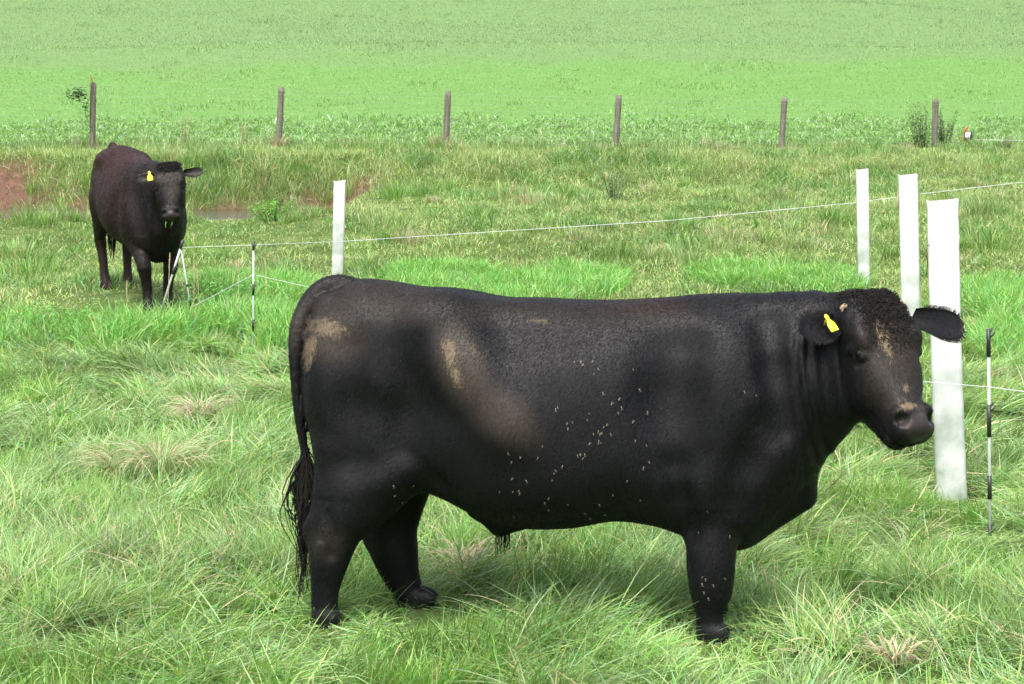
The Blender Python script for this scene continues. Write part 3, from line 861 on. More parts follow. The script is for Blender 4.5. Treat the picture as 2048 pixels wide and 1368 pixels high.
fly_px = [(870, 220), (908, 216), (917, 232), (925, 236), (976, 214), (1010, 260), (983, 288), (1210, 262), (1248, 384), (1038, 404), (1130, 430), (1088, 456), (1143, 487), (1122, 512), (1290, 515), (773, 484), (762, 498),
          (957, 518), (946, 556), (828, 573), (858, 570), (832, 603), (1040, 593), (1060, 580), (1010, 625), (1028, 628), (1018, 640), (980, 634), (1083, 640), (1012, 672), (1024, 684), (1010, 690), (960, 688), (1208, 562), (1220, 677), (1288, 704),
          (684, 709), (890, 764), (905, 752), (932, 760), (918, 780), (488, 750), (556, 766), (505, 800), (656, 776), (800, 826), (764, 850), (752, 865), (742, 900), (1302, 798), (1268, 836), (510, 890), (595, 910), (514, 966), (546, 966), (552, 982),
          (436, 972), (718, 1010), (698, 1036), (830, 1040), (928, 1090), (965, 1122), (1050, 1100), (1016, 1044), (1092, 988), (1254, 1018), (1174, 908), (520, 1110), (722, 1075)]
fly_px = [(850 + a / 2.91, 650 + b_ / 2.91) for a, b_ in fly_px]
fly_px += [(1489, 785), (1511, 792), (787, 973), (825, 971), (789, 989), (802, 1005), (1405, 1155), (1412, 1160), (1406, 1170), (1427, 1172), (1449, 1158), (1409, 1186), (1418, 1198), (1399, 1064), (1458, 1074), (1415, 1022)]
co = Vector(w2l(np.array([0, 0, CAM_H]) - BO)); first = True
for i, (fx, fy) in enumerate(fly_px):
    dv = Vector(w2l(ray(fx, fy))).normalized()
    loc, nrm, _, _ = bvh.ray_cast(co, dv)
    if loc is None: continue
    o = fly0 if first else fly0.copy()
    if not first: col.objects.link(o)
    first = False
    nrm = nrm if nrm.dot(dv) < 0 else -nrm
    up = Vector((random.uniform(-.7, .7), 0, random.choice((1, 1, 1, -1)))); xax = (up - nrm * up.dot(nrm)).normalized(); yax = nrm.cross(xax)
    Ml = Matrix((xax, yax, nrm)).transposed().to_4x4(); Ml.translation = loc + nrm * .004
    Mw = Matrix(((cB, -sB, 0, BO[0]), (sB, cB, 0, BO[1]), (0, 0, 1, BO[2]), (0, 0, 0, 1)))
    sc_ = random.uniform(.45, .8)
    o.matrix_world = Mw @ Ml @ Matrix.Scale(sc_, 4)
    zone = ("on the shin and knee of the big bull's near foreleg", "foreleg") if (fy > 1050 and fx > 1360) else ("on the upper hind leg of the big bull", "hind leg") if fx < 860 else ("on the big bull's shoulder", "shoulder") if fx > 1400 else \
        ("low on the big bull's belly", "belly") if fy > 940 else ("high on the big bull's ribs", "upper ribs") if fy < 800 else ("on the middle of the big bull's flank", "flank")
    tag(o, "tiny pale-winged fly sitting " + zone[0], "fly", "flies on the big bull's " + zone[1])

# ------------------------------------------------------------------ the cow by the stream
CA = math.radians(-64)                       # heading: towards the camera and a little right
CS = 1.10
CO = np.array([-3.76, 19.60, .315])
cC, sC = math.cos(CA), math.sin(CA)
RC = np.array([[cC, -sC, 0], [sC, cC, 0], [0, 0, 1.0]])
def wc(v): return RC.T @ np.array(v, float)
xs = np.arange(-1.08, 1.45, .0130); ysg = np.arange(-.62, .75, .0110); zs = np.arange(-.16, 1.5, .0105)
Fd = Field(xs, ysg, zs)
st = [(-.88, 1.16, .95, .07), (-.82, 1.26, .85, .15), (-.70, 1.325, .76, .22), (-.50, 1.345, .72, .26), (-.30, 1.31, .59, .31), (-.08, 1.26, .49, .335), (.15, 1.22, .43, .33), (.35, 1.20, .40, .29), (.52, 1.20, .35, .28), (.66, 1.17, .35, .24), (.78, 1.06, .42, .19), (.86, .93, .56, .12)]
Fd.loft(np.zeros(3), ((1, 0, 0), (0, 0, 1), (0, 1, 0)), st, n=2.2, egg=.22, k=.03, lo=(-1.05, -.6, .25), hi=(1.2, .6, 1.6))
for s_ in (-1, 1):
    Fd.ell((-.62, .14 * s_, .96), (.17, .11, .30), .07)
    Fd.ell((-.45, .17 * s_, 1.21), (.09, .07, .05), .10)
    Fd.ell((-.76, .06 * s_, 1.14), (.05, .05, .06), .08)
    Fd.ell((.50, .18 * s_, .90), (.15, .085, .25), .08)
    Fd.ell((.62, .17 * s_, .74), (.10, .075, .13), .06)
    fx = {-1: .0, 1: -.10}[s_]
    Fd.chain([(-.55, .18 * s_, .84), (-.62, .17 * s_, .66), (-.80 + fx, .15 * s_, .50), (-.80 + fx, .14 * s_, .42), (-.77 + fx, .13 * s_, .28), (-.75 + fx, .125 * s_, .15), (-.73 + fx, .12 * s_, .06), (-.70 + fx, .12 * s_, .0)],
             [.16, .115, .058, .050, .037, .034, .042, .050], [.12, .085, .046, .041, .033, .031, .038, .045], k=.05)
    ff = {-1: .12, 1: .02}[s_]; fy = {-1: -.02, 1: 0}[s_]
    Fd.chain([(.50, .18 * s_, .66), (.55, .165 * s_, .50), (.60 + ff, .13 * s_ + fy, .32), (.60 + ff, .12 * s_ + fy, .26), (.59 + ff, .10 * s_ + fy, .12), (.60 + ff, .095 * s_ + fy, .0), (.62 + ff, .09 * s_ + fy, -.06), (.64 + ff, .09 * s_ + fy, -.10)],
             [.13, .090, .057, .054, .037, .034, .044, .048], [.11, .075, .053, .050, .036, .033, .042, .046], k=.05)
for (hx_, hy_, hz_) in ((-.68, -.12, .01), (-.78, .12, .01), (.78, -.115, -.10), (.68, .09, -.08)):
    for t in (-1, 1): Fd.ell((hx_, hy_ + .024 * t, hz_), (.062, .025, .05), .008)
Fd.seg((.74, 0, .62), (.64, 0, .42), .13, .10, .10, .09, k=.07)        # brisket
cho = at(336, 334, 18.45); CHO = wc(cho - CO) / CS
CLd = wc(np.array([.05, -.20, -.42])); CUd = wc(np.array([.03, -.88, .42]))
CHS = .90
nb = CHO + wc(np.array([-.02, .15, -.15]))
Fd.seg((.58, 0, .92), nb, .24, .135, .16, .10, lat=(0, 1, 0), k=.08)
Fd.seg((.74, 0, .66), CHO + wc(np.array([0, .10, -.27])), .13, .07, .07, .05, k=.07)
CHP, chax = head_shape(Fd, CHO, CLd, CUd, CHS, cow=True, wf=1.15)
# tail head lump and tail hanging behind
Fd.chain([(-.74, 0, 1.32), (-.84, 0, 1.35), (-.92, 0, 1.27), (-.96, -.0, 1.0), (-.96, -.0, .8), (-.95, 0, .55)], [.03, .028, .028, .020, .016, .014], k=.02, kin=.005)
X = Fd.xs[:, None, None]; Y = Fd.ys[None, :, None]; Z = Fd.zs[None, None, :]
Fd.F += (.003 * np.sin((X * .9 + Z * .45) * 52 + 2 * np.sin(Z * 6)) * ss(-.35, -.2, X) * (1 - ss(.1, .3, X)) * ss(.75, .9, Z) * (1 - ss(1.1, 1.2, Z))).astype(np.float32)
Fd.ell((-.28, -.38, 1.12), (.13, .10, .11), .10, 'cut')
Fd.ell((.33, -.36, .85), (.05, .07, .30), .12, 'cut')
Fd.ell((.66, -.30, .95), (.04, .06, .20), .10, 'cut', axes=((1, 0, .3), (0, 1, 0), (-.3, 0, 1)))
Fd.ell((.78, -.20, .70), (.06, .05, .22), .10, 'cut', axes=((1, 0, .2), (0, 1, 0), (-.2, 0, 1)))
Fd.ell((-.42, -.36, .70), (.06, .07, .25), .10, 'cut')
V, Q = Fd.mesh(4); del Fd
Vs, Qs = [V], [Q]; nV = len(V); ears = {}
for s_, dr in ((1, .0), (-1, -.12)):
    ev, eq, face, d, wv, nv_ = ear_mesh(CHP, chax, s_, CHS, length=.175, wid=.050, droop=dr, back=.05)
    Vs.append(ev); Qs.append(eq + nV); nV += len(ev); ears[s_] = (face, d, wv, nv_)
V = np.vstack(Vs); Q = np.vstack(Qs)
nzv = noise2(V[:, 0] * 4 + 9, V[:, 2] * 4 + V[:, 1] * 3, 4, 3)
brown = np.clip(.75 * ss(.25, 1.2, V[:, 2]) * (1 - ss(.0, .75, V[:, 0] + .5 * (nzv - .5))) * (.35 + 1.2 * nzv) , 0, .95)
brown = np.maximum(brown, .35 * (1 - ss(.5, .9, V[:, 0])) * nzv * 1.4)
px, py = project(V @ RC.T * CS + CO)
hd = (V @ RC.T * CS + CO)[:, 1] < 19.0
dust = .45 * np.maximum(blob(345, 375, 12, 26, 0, .6), .8 * blob(335, 355, 26, 18)) * hd + .25 * blob(215, 540, 60, 40)
mud = .45 * blob(250, 400, 20, 12)
rel = (V - CHP(.485, -.045, 0)); L_, U_, W_ = chax
nose = 1 - ss(.85, 1.15, np.sqrt((rel @ L_ / .044)**2 + (rel @ U_ / .052)**2 + (rel @ W_ / .060)**2))
mat_cow = coat_mat("brown_black_coat", (.0065, .0050, .0050), (.042, .016, .012), .06)
brown = brown * .95
cattr = {'mud': mud, 'dust': dust, 'brown': brown, 'nose': nose * .8}
cowV, cowQ = V, Q
def cow_dir(P, N):
    D = np.tile(np.array([-.6, 0, -.7]), (len(P), 1)); D[:, 0] += (noise2(P[:, 0] * 3, P[:, 2] * 3, 92, 2) - .5); return D
FV, FT, FC, FA = add_fur(V, Q, cattr, 22000, .030, .0034, cow_dir, (.0070, .0055, .0055), (.038, .016, .012), lambda c, q: (nose[q[:, 0]] > .25) | (c[:, 2] < -.05), lift=.10)
cow = np_mesh("cow", FV, [Q, FT], attrs=FA, colors=FC, mats=[mat_cow, mat_fur])
cow.scale = (CS,) * 3; cow.location = CO; cow.rotation_euler = (0, 0, CA)
tag(cow, "dark brown cow facing the camera beside the stream with grass hanging from its mouth", "cow")
eyes(CHP, chax, CHS, cow, .028)
f_, d_, wv_, nv_ = ears[1] if (RC @ ears[1][0])[0] < (RC @ ears[-1][0])[0] else ears[-1]
ear_tag(f_ + d_ * -.03, d_, wv_, nv_, cow, 1.05, down=wc((.2, 0, -1)))
curl_hair(cowV, cowQ, CHP, chax, CHS, 560, .040, .0026, -.07, .06, cow)
mb = MB()
for i in range(90):
    a = random.uniform(0, 6.28); L_ = random.uniform(.2, .4); s0 = np.array([-.94, 0, .66]) + np.array([math.cos(a), math.sin(a), 0]) * .01
    mb.tube([s0 + np.array([math.cos(a) * .03 * math.sin(t * 3), math.sin(a) * .03 * math.sin(t * 3), -L_ * t]) for t in np.linspace(0, 1, 5)], np.linspace(.004, .001, 5), 4, cap=False)
mb.build("tail_switch", mat_hair, cow)

# ------------------------------------------------------------------ grass machinery
def smooth_hex(c): return np.array(c, float)
GREEN = np.array([.168, .335, .055]); LUSH = np.array([.125, .375, .055]); PALE = np.array([.31, .46, .19]); BLUE = np.array([.18, .350, .155])
YEL = np.array([.33, .44, .11]); STRAW = np.array([.52, .44, .26]); OLIVE = np.array([.24, .33, .10]); DARK = np.array([.05, .13, .022])

def blades(name, base, az, length, lean, curl, width, colr, segs, mat, twist=None, tipw=.0, parent=None, floor=True, vary=None):
    n = len(base)
    base = np.asarray(base, float)
    d = np.stack([np.cos(az), np.sin(az), np.zeros(n)], 1)
    side = np.stack([-np.sin(az), np.cos(az), np.zeros(n)], 1)
    tw = R.uniform(-.9, .9, n) if twist is None else twist
    pos = base.copy(); pts = [pos.copy()]; dirs = []
    for k in range(segs):
        t = (k + .5) / segs
        th = lean + curl * t**1.3
        th = np.minimum(th, 2.75)
        a = az + (vary * t if vary is not None else 0)
        dd = np.stack([np.cos(a), np.sin(a), np.zeros(n)], 1)
        dv = dd * np.sin(th)[:, None]; dv[:, 2] = np.cos(th)
        pos = pos + dv * (length / segs)[:, None]
        if floor: pos[:, 2] = np.maximum(pos[:, 2], base[:, 2] - .02)
        pts.append(pos.copy()); dirs.append(dv)
    rows = []
    for k in range(segs):
        t = k / segs
        dv = dirs[min(k, segs - 1)]
        nrm = np.cross(dv, side)
        wv = side * np.cos(tw)[:, None] + nrm * np.sin(tw)[:, None]
        wd = width * (1 - t**2.2) * (.75 + .25 * min(1, t * 4)) / 2
        rows.append(pts[k] - wv * wd[:, None]); rows.append(pts[k] + wv * wd[:, None])
    rows.append(pts[-1])
    nv = 2 * segs + 1
    V = np.stack(rows, 1).reshape(-1, 3)
    b0 = np.arange(n)[:, None] * nv
    Qs = [b0 + np.array([[2 * k, 2 * k + 1, 2 * k + 3, 2 * k + 2]]) for k in range(segs - 1)]
    T = b0 + np.array([[2 * segs - 2, 2 * segs - 1, 2 * segs]])
    # natural colour along a blade: paler sheath at the root
    C = np.repeat(colr, nv, axis=0)
    fs = ([np.vstack(Qs)] if Qs else []) + [T]
    return np_mesh(name, V, fs, mat, parent, colors=np.clip(C, 0, 1), smooth=True)

mat_grass = leaf_mat("grass_blades", .42, .32)
mat_crop = leaf_mat("crop_leaves", .38, .30)
mat_plant = leaf_mat("weed_leaves", .45, .30)

def scatter(n, y0, y1, margin=1.1):
    u = R.random(n * 2)
    k = .2626
    W = lambda y: k * y + margin
    Y = R.uniform(y0, y1, n * 2); keep = R.random(n * 2) < W(Y) / W(y1)
    Y = Y[keep]; X = R.uniform(-1, 1, len(Y)) * W(Y)
    return X, Y
def area(y0, y1, margin=1.1): return .2626 * (y1**2 - y0**2) + 2 * margin * (y1 - y0)
def scatter_d(dens, y0, y1, margin=1.1):
    n = int(dens * area(y0, y1, margin)); X, Y = scatter(n * 2, y0, y1, margin)
    return X[:n], Y[:n]

def mixcol(weights, n, jit=.18):
    cols = np.array([c for c, _ in weights]); p = np.array([w_ for _, w_ in weights], float); p /= p.sum()
    c = cols[R.choice(len(cols), n, p=p)]
    return c * (1 + R.normal(0, jit, (n, 1))) * (1 + R.normal(0, .05, (n, 3)))

hoof_w = []
for (px_, py_, yl) in ((650, 1268, -.2), (843, 1240, .17), (1427, 1300, -.195), (1427, 1275, .2)):
    q = RB @ BP(px_, py_, yl) + BO; hoof_w.append(q[:2])
for (px_, py_, Y_) in ((1905, 1000, 9.75), (1980, 1085, 8.75)):
    hoof_w.append(at(px_, py_, Y_)[:2] + np.array([0, .15]))
hoof_w = np.array(hoof_w)

def hoof_factor(X, Y):
    f = np.ones(len(X))
    for h in hoof_w:
        dx = X - h[0]; dy = Y - (h[1] - .26)
        f = np.minimum(f, 1 - .74 * np.exp(-((dx / .24)**2 + (dy / .40)**2)**1.5))
    return f

# --- foreground lodged grass: tufts, each with its own lean, length and hue
def long_grass(name, y0, y1, dens, tuft_d, label, segs, wid):
    TX, TY = scatter_d(tuft_d, y0, y1, 1.4)
    nT = len(TX)
    flow = noise2(TX * .45, TY * .45, 21, 2) * 2 * np.pi * 1.6 + 1.0
    vig = noise2(TX * .8, TY * .8, 33, 2)          # vigour: upright lush vs flattened
    vig = np.clip((vig - .5) * 2.6 + .5, 0, 1)
    dry = np.clip((noise2(TX * .6 + 40, TY * .6, 44, 2) - .5) * 3 + .35, 0, 1)
    typ = R.random(nT)
    n = int(dens * area(y0, y1, 1.4))
    wgt = .4 + R.random(nT)
    ti = R.choice(nT, n, p=wgt / wgt.sum())
    sp = .055 + .075 * R.random(nT)
    X = TX[ti] + R.normal(0, 1, n) * sp[ti]; Y = TY[ti] + R.normal(0, 1, n) * sp[ti]
    v = vig[ti]; dr = dry[ti]
    up = (typ[ti] < .30 + .35 * (v - .5))
    az = flow[ti] + R.normal(0, .55, n) + np.where(R.random(n) < .12, R.uniform(0, 6.28, n), 0)
    # radial splay out of the tuft
    rad = np.arctan2(Y - TY[ti], X - TX[ti]); az = np.where(R.random(n) < .35, rad + R.normal(0, .5, n), az)
    ln = np.clip(R.gamma(9, 1 / 9., n), .3, 1.5) * np.where(up, .15, .20) * (.7 + .6 * R.random(nT)[ti])
    lean = np.where(up, R.normal(.3, .25, n), R.normal(1.12, .30, n)); lean = np.abs(lean)
    curl = np.where(up, R.uniform(.2, 1.1, n), R.uniform(.0, 1.1, n))
    hf = hoof_factor(X, Y)
    ln *= hf; lean = lean + (1 - hf) * .5
    mound = np.exp(-((X - TX[ti])**2 + (Y - TY[ti])**2) / .012) * .05 * R.random(nT)[ti]
    ln = np.maximum(ln, .045)
    Z = terrain(X, Y) - .01 + np.where(up, 0, R.uniform(0, .055, n) + mound) * hf
    w_ = wid * R.uniform(.6, 1.35, n)
    C = mixcol([(GREEN, 1.0), (YEL, .30), (LUSH, .35)], n)
    C2 = mixcol([(PALE, 1.1), (BLUE, .5), (YEL, .6), (GREEN, 1.0), (LUSH, .3), (OLIVE, .15)], n)
    C = np.where(up[:, None], C, C2)
    m1 = R.random(n) < .025 + .13 * dr * (~up)
    C[m1] = mixcol([(STRAW, 1), (PALE, .3)], int(m1.sum()))
    tv = (.64 + .62 * R.random(nT))[ti][:, None]
    C = C * tv
    o = blades(name, np.stack([X, Y, Z], 1), az, ln, lean, curl, w_, C, segs, mat_grass, vary=R.normal(0, .6, n))
    tag(o, label, "grass", kind='stuff')
    return o

long_grass("long_grass", 4.3, 10.5, 5900, 20, "long lodged green grass with pale strands covering the foreground around the bull", 5, .0046)
long_grass("long_grass", 10.5, 17.5, 2500, 9, "long matted grass behind the bull, reaching to the leafy green patches", 4, .0070)

# --- lush bright patches (broad leaved, upright)
def lush_mask(X, Y):
    P = np.stack([X, Y, terrain(X, Y, False)], 1); px, py = project(P)
    m = np.zeros(len(X))
    for (cx, cy, rx, ry) in ((180, 668, 140, 55), (330, 655, 120, 45), (450, 625, 90, 60), (560, 640, 90, 70), (30, 690, 60, 30), (900, 575, 130, 30), (1020, 590, 150, 30), (1160, 575, 90, 30), (1650, 570, 90, 25), (1990, 600, 60, 40), (1500, 565, 120, 18), (2010, 700, 60, 40)):
        d = ((px - cx) / rx)**2 + ((py - cy) / ry)**2
        m = np.maximum(m, 1 - ss(.5, 1.3, d + .5 * (noise2(X * 2, Y * 2, 8, 2) - .5)))
    return m
X, Y = scatter_d(2200, 14.6, 27.5)
mk = R.random(len(X)) < lush_mask(X, Y); mk2 = (X + 3.65)**2 / 1.0 + (Y - 18.9)**2 / 2.6 > 1
X, Y = X[mk][mk2[mk]], Y[mk][mk2[mk]]; n = len(X)
tv = noise2(X * 1.7, Y * 1.7, 61, 2)
o = blades("lush_grass", np.stack([X, Y, terrain(X, Y)], 1), R.uniform(0, 6.28, n), R.uniform(.16, .32, n) * (.6 + .8 * tv) * (1 + .35 * ss(0, -1, X) * ss(19, 17.5, Y)), np.abs(R.normal(.25, .2, n)), R.uniform(.4, 1.7, n), R.uniform(.008, .016, n),
           mixcol([(LUSH * 1.05, 1), (GREEN * 1.15, .7), (YEL, .18), (PALE, .10), (BLUE, .1)], n) * (.85 + .4 * tv[:, None]), 4, mat_grass, vary=R.normal(0, .5, n))
tag(o, "bright green broad bladed grass in lush patches along the temporary fence", "grass", kind='stuff')

# --- short pasture up to the stream and the bank
X, Y = scatter_d(700, 17.0, 41.3)
px, py = project(np.stack([X, Y, terrain(X, Y, False)], 1))
ch = (ss(-2.4, -3.2, X) * ss(29.9, 30.4, Y) * (1 - ss(36.9, 37.5, Y + .5 * np.sin(X * .9 + 1) + .7 * (noise2(X * 1.5, Y, 3) - .5))))
red = (.35 + .6 * (noise2(X * 2.2, Y * 2.2, 17, 2) > .47)) * np.exp(-((X + 9.9) / .8)**2) * ss(35.6, 36.2, Y) * (1 - ss(38.0, 38.4, Y)) + .55 * np.exp(-((X + 3.1) / .5)**2) * ss(35.6, 36.2, Y) * (1 - ss(37.4, 37.9, Y))
keep = (R.random(len(X)) > np.clip(ch * 1.3 + red * 1.2, 0, 1)) & (R.random(len(X)) < 1.25 - lush_mask(X, Y))
X, Y = X[keep], Y[keep]; n = len(X)
tv = noise2(X * 1.3, Y * 1.3, 71, 3); big = noise2(X * .3, Y * .3, 72, 2)
tus = np.clip((noise2(X * 1.6, Y * .9, 73, 2) - .55) * 6, 0, 1)
bank = ss(36.0, 37.0, Y) * (1 - ss(38.5, 39.5, Y))
nearb = ss(26.5, 28, Y) * (1 - ss(30.5, 31, Y)) * ss(-1.5, -2.5, X)
cowf = 1 - .75 * np.exp(-(((X + 3.7) / 1.1)**2 + ((Y - 18.9) / 1.8)**2)**2)
ln = R.uniform(.05, .12, n) * (1 + 1.3 * tus + 1.2 * bank) * (1 - .55 * nearb) * cowf
C = mixcol([(OLIVE * 1.1, 1.0), (YEL, .8), (GREEN, .45), (PALE, .45), (STRAW, .22)], n)
Cg = mixcol([(GREEN, 1), (DARK * 1.6, .5), (BLUE, .3)], n)
C = np.where((R.random(n) < .75 * tus + .35 * ss(.5, .75, big))[:, None], Cg, C)
o = blades("pasture_grass", np.stack([X, Y, terrain(X, Y) - .005], 1), R.uniform(0, 6.28, n), ln, np.abs(R.normal(.45, .35, n)), R.uniform(.3, 1.4, n), R.uniform(.008, .014, n), C * (.75 + .5 * tv[:, None]), 3, mat_grass)
tag(o, "short olive pasture grass between the leafy patches and the wooden fence", "grass", kind='stuff')

# --- bank and fence-line tall growth as clumps (too many to count)
def clumps(name, spots, label):
    B, A_, Ln, Le, Cu, Wi, Co = [], [], [], [], [], [], []
    for (x, y, h, r, n, weights, droop) in spots:
        a = R.uniform(0, 6.28, n); rr = np.abs(R.normal(0, r, n))
        xx = x + np.cos(a) * rr; yy = y + np.sin(a) * rr
        B.append(np.stack([xx, yy, terrain(xx, yy) - .01], 1)); A_.append(a + R.normal(0, .5, n)); Ln.append(R.uniform(.55, 1.15, n) * h)
        Le.append(np.abs(R.normal(.22, .15, n))); Cu.append(R.uniform(.2, 1.0, n) * droop); Wi.append(R.uniform(.006, .013, n)); Co.append(mixcol(weights, n) * R.uniform(.8, 1.2))
    o = blades(name, np.vstack(B), np.concatenate(A_), np.concatenate(Ln), np.concatenate(Le), np.concatenate(Cu), np.concatenate(Wi), np.vstack(Co), 4, mat_grass)
    tag(o, label, "grass", kind='stuff')
    return o
def spot(px, py, Y): return at(px, py, Y)[0], Y
def depth_at(px, py):
    """distance at which the ground is seen at that pixel"""
    d = ray(px, py); Ys = np.linspace(4, 120, 6000)
    zr = CAM_H + d[2] * Ys / d[1]; zt = terrain(d[0] * Ys / d[1], Ys)
    k = np.argmax(zr < zt); return d[0] * Ys[k] / d[1], Ys[k]
G1 = [(GREEN, 1), (DARK * 2, .5), (YEL, .3)]; G2 = [(GREEN, 1), (OLIVE, .6), (PALE, .5), (STRAW, .3)]; G3 = [(STRAW, 1), (PALE, .5), (OLIVE, .5)]
S = []
for (px_, py_, h, r, w_) in [(790, 400, .45, .25, G1), (850, 398, .4, .25, G1), (1130, 400, .35, .12, G1), (900, 385, .3, .2, G1), (770, 455, .35, .4, G2), (1010, 400, .4, .3, G2), (300, 395, .3, .2, G2), (200, 385, .35, .3, G1), (390, 395, .45, .25, G2), (470, 385, .4, .3, G2), (560, 385, .35, .3, G2),
                             (700, 385, .35, .3, G2), (640, 390, .3, .2, G2), (1060, 410, .35, .3, G3), (1240, 520, .35, .22, G1), (1390, 530, .35, .25, G2), (1300, 520, .25, .2, G2), (60, 420, .3, .3, G2), (60, 560, .4, .3, G1), (30, 520, .3, .3, G2), (140, 700, .3, .2, G1),
                             (1660, 450, .35, .25, G1), (1720, 480, .3, .2, G2), (1800, 420, .35, .3, G2), (1960, 430, .4, .3, G2), (1560, 400, .35, .3, G2), (1350, 320, .3, .5, G2), (1700, 370, .3, .3, G2), (1980, 500, .45, .3, G1), (1450, 480, .25, .3, G3), (1600, 500, .3, .25, G2), (1880, 330, .3, .3, G2)]:
    x, y = depth_at(px_, py_); S.append((x, y, h, r, 170, w_, 1.0))
for i in range(120):
    px_ = random.uniform(-40, 2090); py_ = random.uniform(330, 560); x, y = depth_at(px_, py_)
    if x < -2.2 and 27.5 < y < 37.3: continue
    S.append((x, y, random.uniform(.15, .32), random.uniform(.08, .22), 80, random.choice((G1, G2, G2, G3)), 1.1))
for i in range(60):
    x = random.uniform(-10, -2.5)
    if -5.0 < x < -3.7 and random.random() < .8: continue
    S.append((x, random.uniform(28.9, 30.1), random.uniform(.14, .30), random.uniform(.08, .2), 70, random.choice((G1, G2, G2)), 1.0))
for i in range(46):
    S.append((random.uniform(-9.2, -3.6), random.uniform(36.7, 37.9), random.uniform(.22, .42), random.uniform(.1, .3), 80, random.choice((G1, G2, G2, G3)), 1.3))
for i in range(150):        # rough strip under the wire
    x = random.uniform(-12, 13); y = 40.7 + random.gauss(0, .35)
    S.append((x, y, random.uniform(.12, .38), random.uniform(.1, .3), 45, random.choice((G2, G3, G2, G1)), .7))
clumps("tussock_grass", S, "darker tussocks and rank clumps scattered over the pasture and stream bank")

# --- crop strip right behind the fence
X, Y = scatter_d(60, 41.6, 49.5, 1.5)
keep = R.random(len(X)) < 1 - ss(43.5, 48.5, Y + (noise2(X * .5, Y * .3, 12, 2) - .5) * 5); X, Y = X[keep], Y[keep]
k = 6; X = np.repeat(X, k) + R.normal(0, .03, len(X) * k); Y = np.repeat(Y, k) + R.normal(0, .03, len(Y) * k); n = len(X)
hz = np.repeat(R.uniform(.6, 1.1, n // k), k)
o = blades("crop_plants", np.stack([X, Y, terrain(X, Y) + .0], 1), R.uniform(0, 6.28, n), R.uniform(.13, .26, n) * hz, np.abs(R.normal(.2, .15, n)), R.uniform(1.0, 2.2, n), R.uniform(.014, .028, n),
           mixcol([(np.array([.19, .36, .085]), 1), (np.array([.23, .40, .12]), .5), (np.array([.38, .50, .34]), .14)], n), 4, mat_crop)  # the few palest blades carry white leaf glints put into their colour
tag(o, "strip of broad bladed green crop growing just beyond the wooden posts", "crop", kind='stuff')

# --- hillside sward
X, Y = scatter_d(42, 47, 125, 2)
n = len(X)
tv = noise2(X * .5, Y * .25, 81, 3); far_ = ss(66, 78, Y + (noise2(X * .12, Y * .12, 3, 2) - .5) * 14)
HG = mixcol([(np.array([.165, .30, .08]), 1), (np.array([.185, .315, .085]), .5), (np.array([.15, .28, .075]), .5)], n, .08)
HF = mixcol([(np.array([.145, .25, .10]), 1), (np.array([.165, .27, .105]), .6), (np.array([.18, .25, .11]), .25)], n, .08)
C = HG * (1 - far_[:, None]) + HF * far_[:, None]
wt = np.clip((noise2(X * .7, Y * .35, 91, 2) - .66) * 9, 0, 1)
o = blades("hillside_sward", np.stack([X, Y, terrain(X, Y) - .01], 1), R.uniform(0, 6.28, n), R.uniform(.035, .075, n) * (1 + 1.2 * wt + .6 * far_), np.abs(R.normal(.4, .3, n)), R.uniform(.3, 1.2, n), R.uniform(.015, .035, n),
           C * 1.30 * (.90 + .2 * tv[:, None]) * (1 - .12 * wt[:, None]), 2, mat_grass)
tag(o, "even bright green sward rising over the hillside beyond the fence", "grass", kind='stuff')

# ------------------------------------------------------------------ single plants
def leafy(name, x, y, h, n_stems, leaf, colr, label, cat, group=None, spread=.15, leaves=26, stemcol=(.12, .2, .05), lean=.25, base_z=None, from_h=.1, jit=.2):
    z = float(terrain(x, y)) if base_z is None else base_z
    root = empty(name, (x, y, z)); tag(root, label, cat, group)
    sm = MB(); LV, LQ, LC = [], [], []; cnt = 0
    for i in range(n_stems):
        a = random.uniform(0, 6.28); r = random.uniform(0, spread); hh = h * random.uniform(.6, 1.05)
        b0 = np.array([math.cos(a) * r * .5, math.sin(a) * r * .5, -.02]); tip = np.array([math.cos(a) * (r + hh * lean * random.random()), math.sin(a) * (r + hh * lean * random.random()), hh])
        midp = (b0 + tip) / 2 + np.array([random.uniform(-.03, .03), random.uniform(-.03, .03), 0])
        sm.tube([b0, midp, tip], [.005, .004, .002], 5)
        for k in range(leaves):
            t = from_h + (1 - from_h) * (k + random.random()) / leaves
            p = b0 * (1 - t)**2 + 2 * midp * t * (1 - t) + tip * t * t
            az = random.uniform(0, 6.28); el = random.uniform(-.3, .8)
            ll = leaf * random.uniform(.6, 1.15) * (1.1 - .4 * t); ww = ll * random.uniform(.16, .24)
            dv = np.array([math.cos(az) * math.cos(el), math.sin(az) * math.cos(el), math.sin(el)]); sv_ = np.array([-math.sin(az), math.cos(az), random.uniform(-.4, .4)])
            dn = np.array([0, 0, -1.]) * ll * .25
            LV += [p, p + dv * ll * .45 - sv_ * ww, p + dv * ll * .45 + sv_ * ww, p + dv * ll + dn]
            LQ.append([cnt, cnt + 1, cnt + 3, cnt + 2]); cnt += 4
            LC += [np.array(colr) * random.uniform(1 - jit, 1 + jit)] * 4
    sm.build("stem", simple_mat("plant_stem", stemcol, .7), root)
    np_mesh("foliage", np.array(LV), [np.array(LQ)], mat_plant, root, colors=np.clip(np.array(LC), 0, 1), smooth=False)
    return root

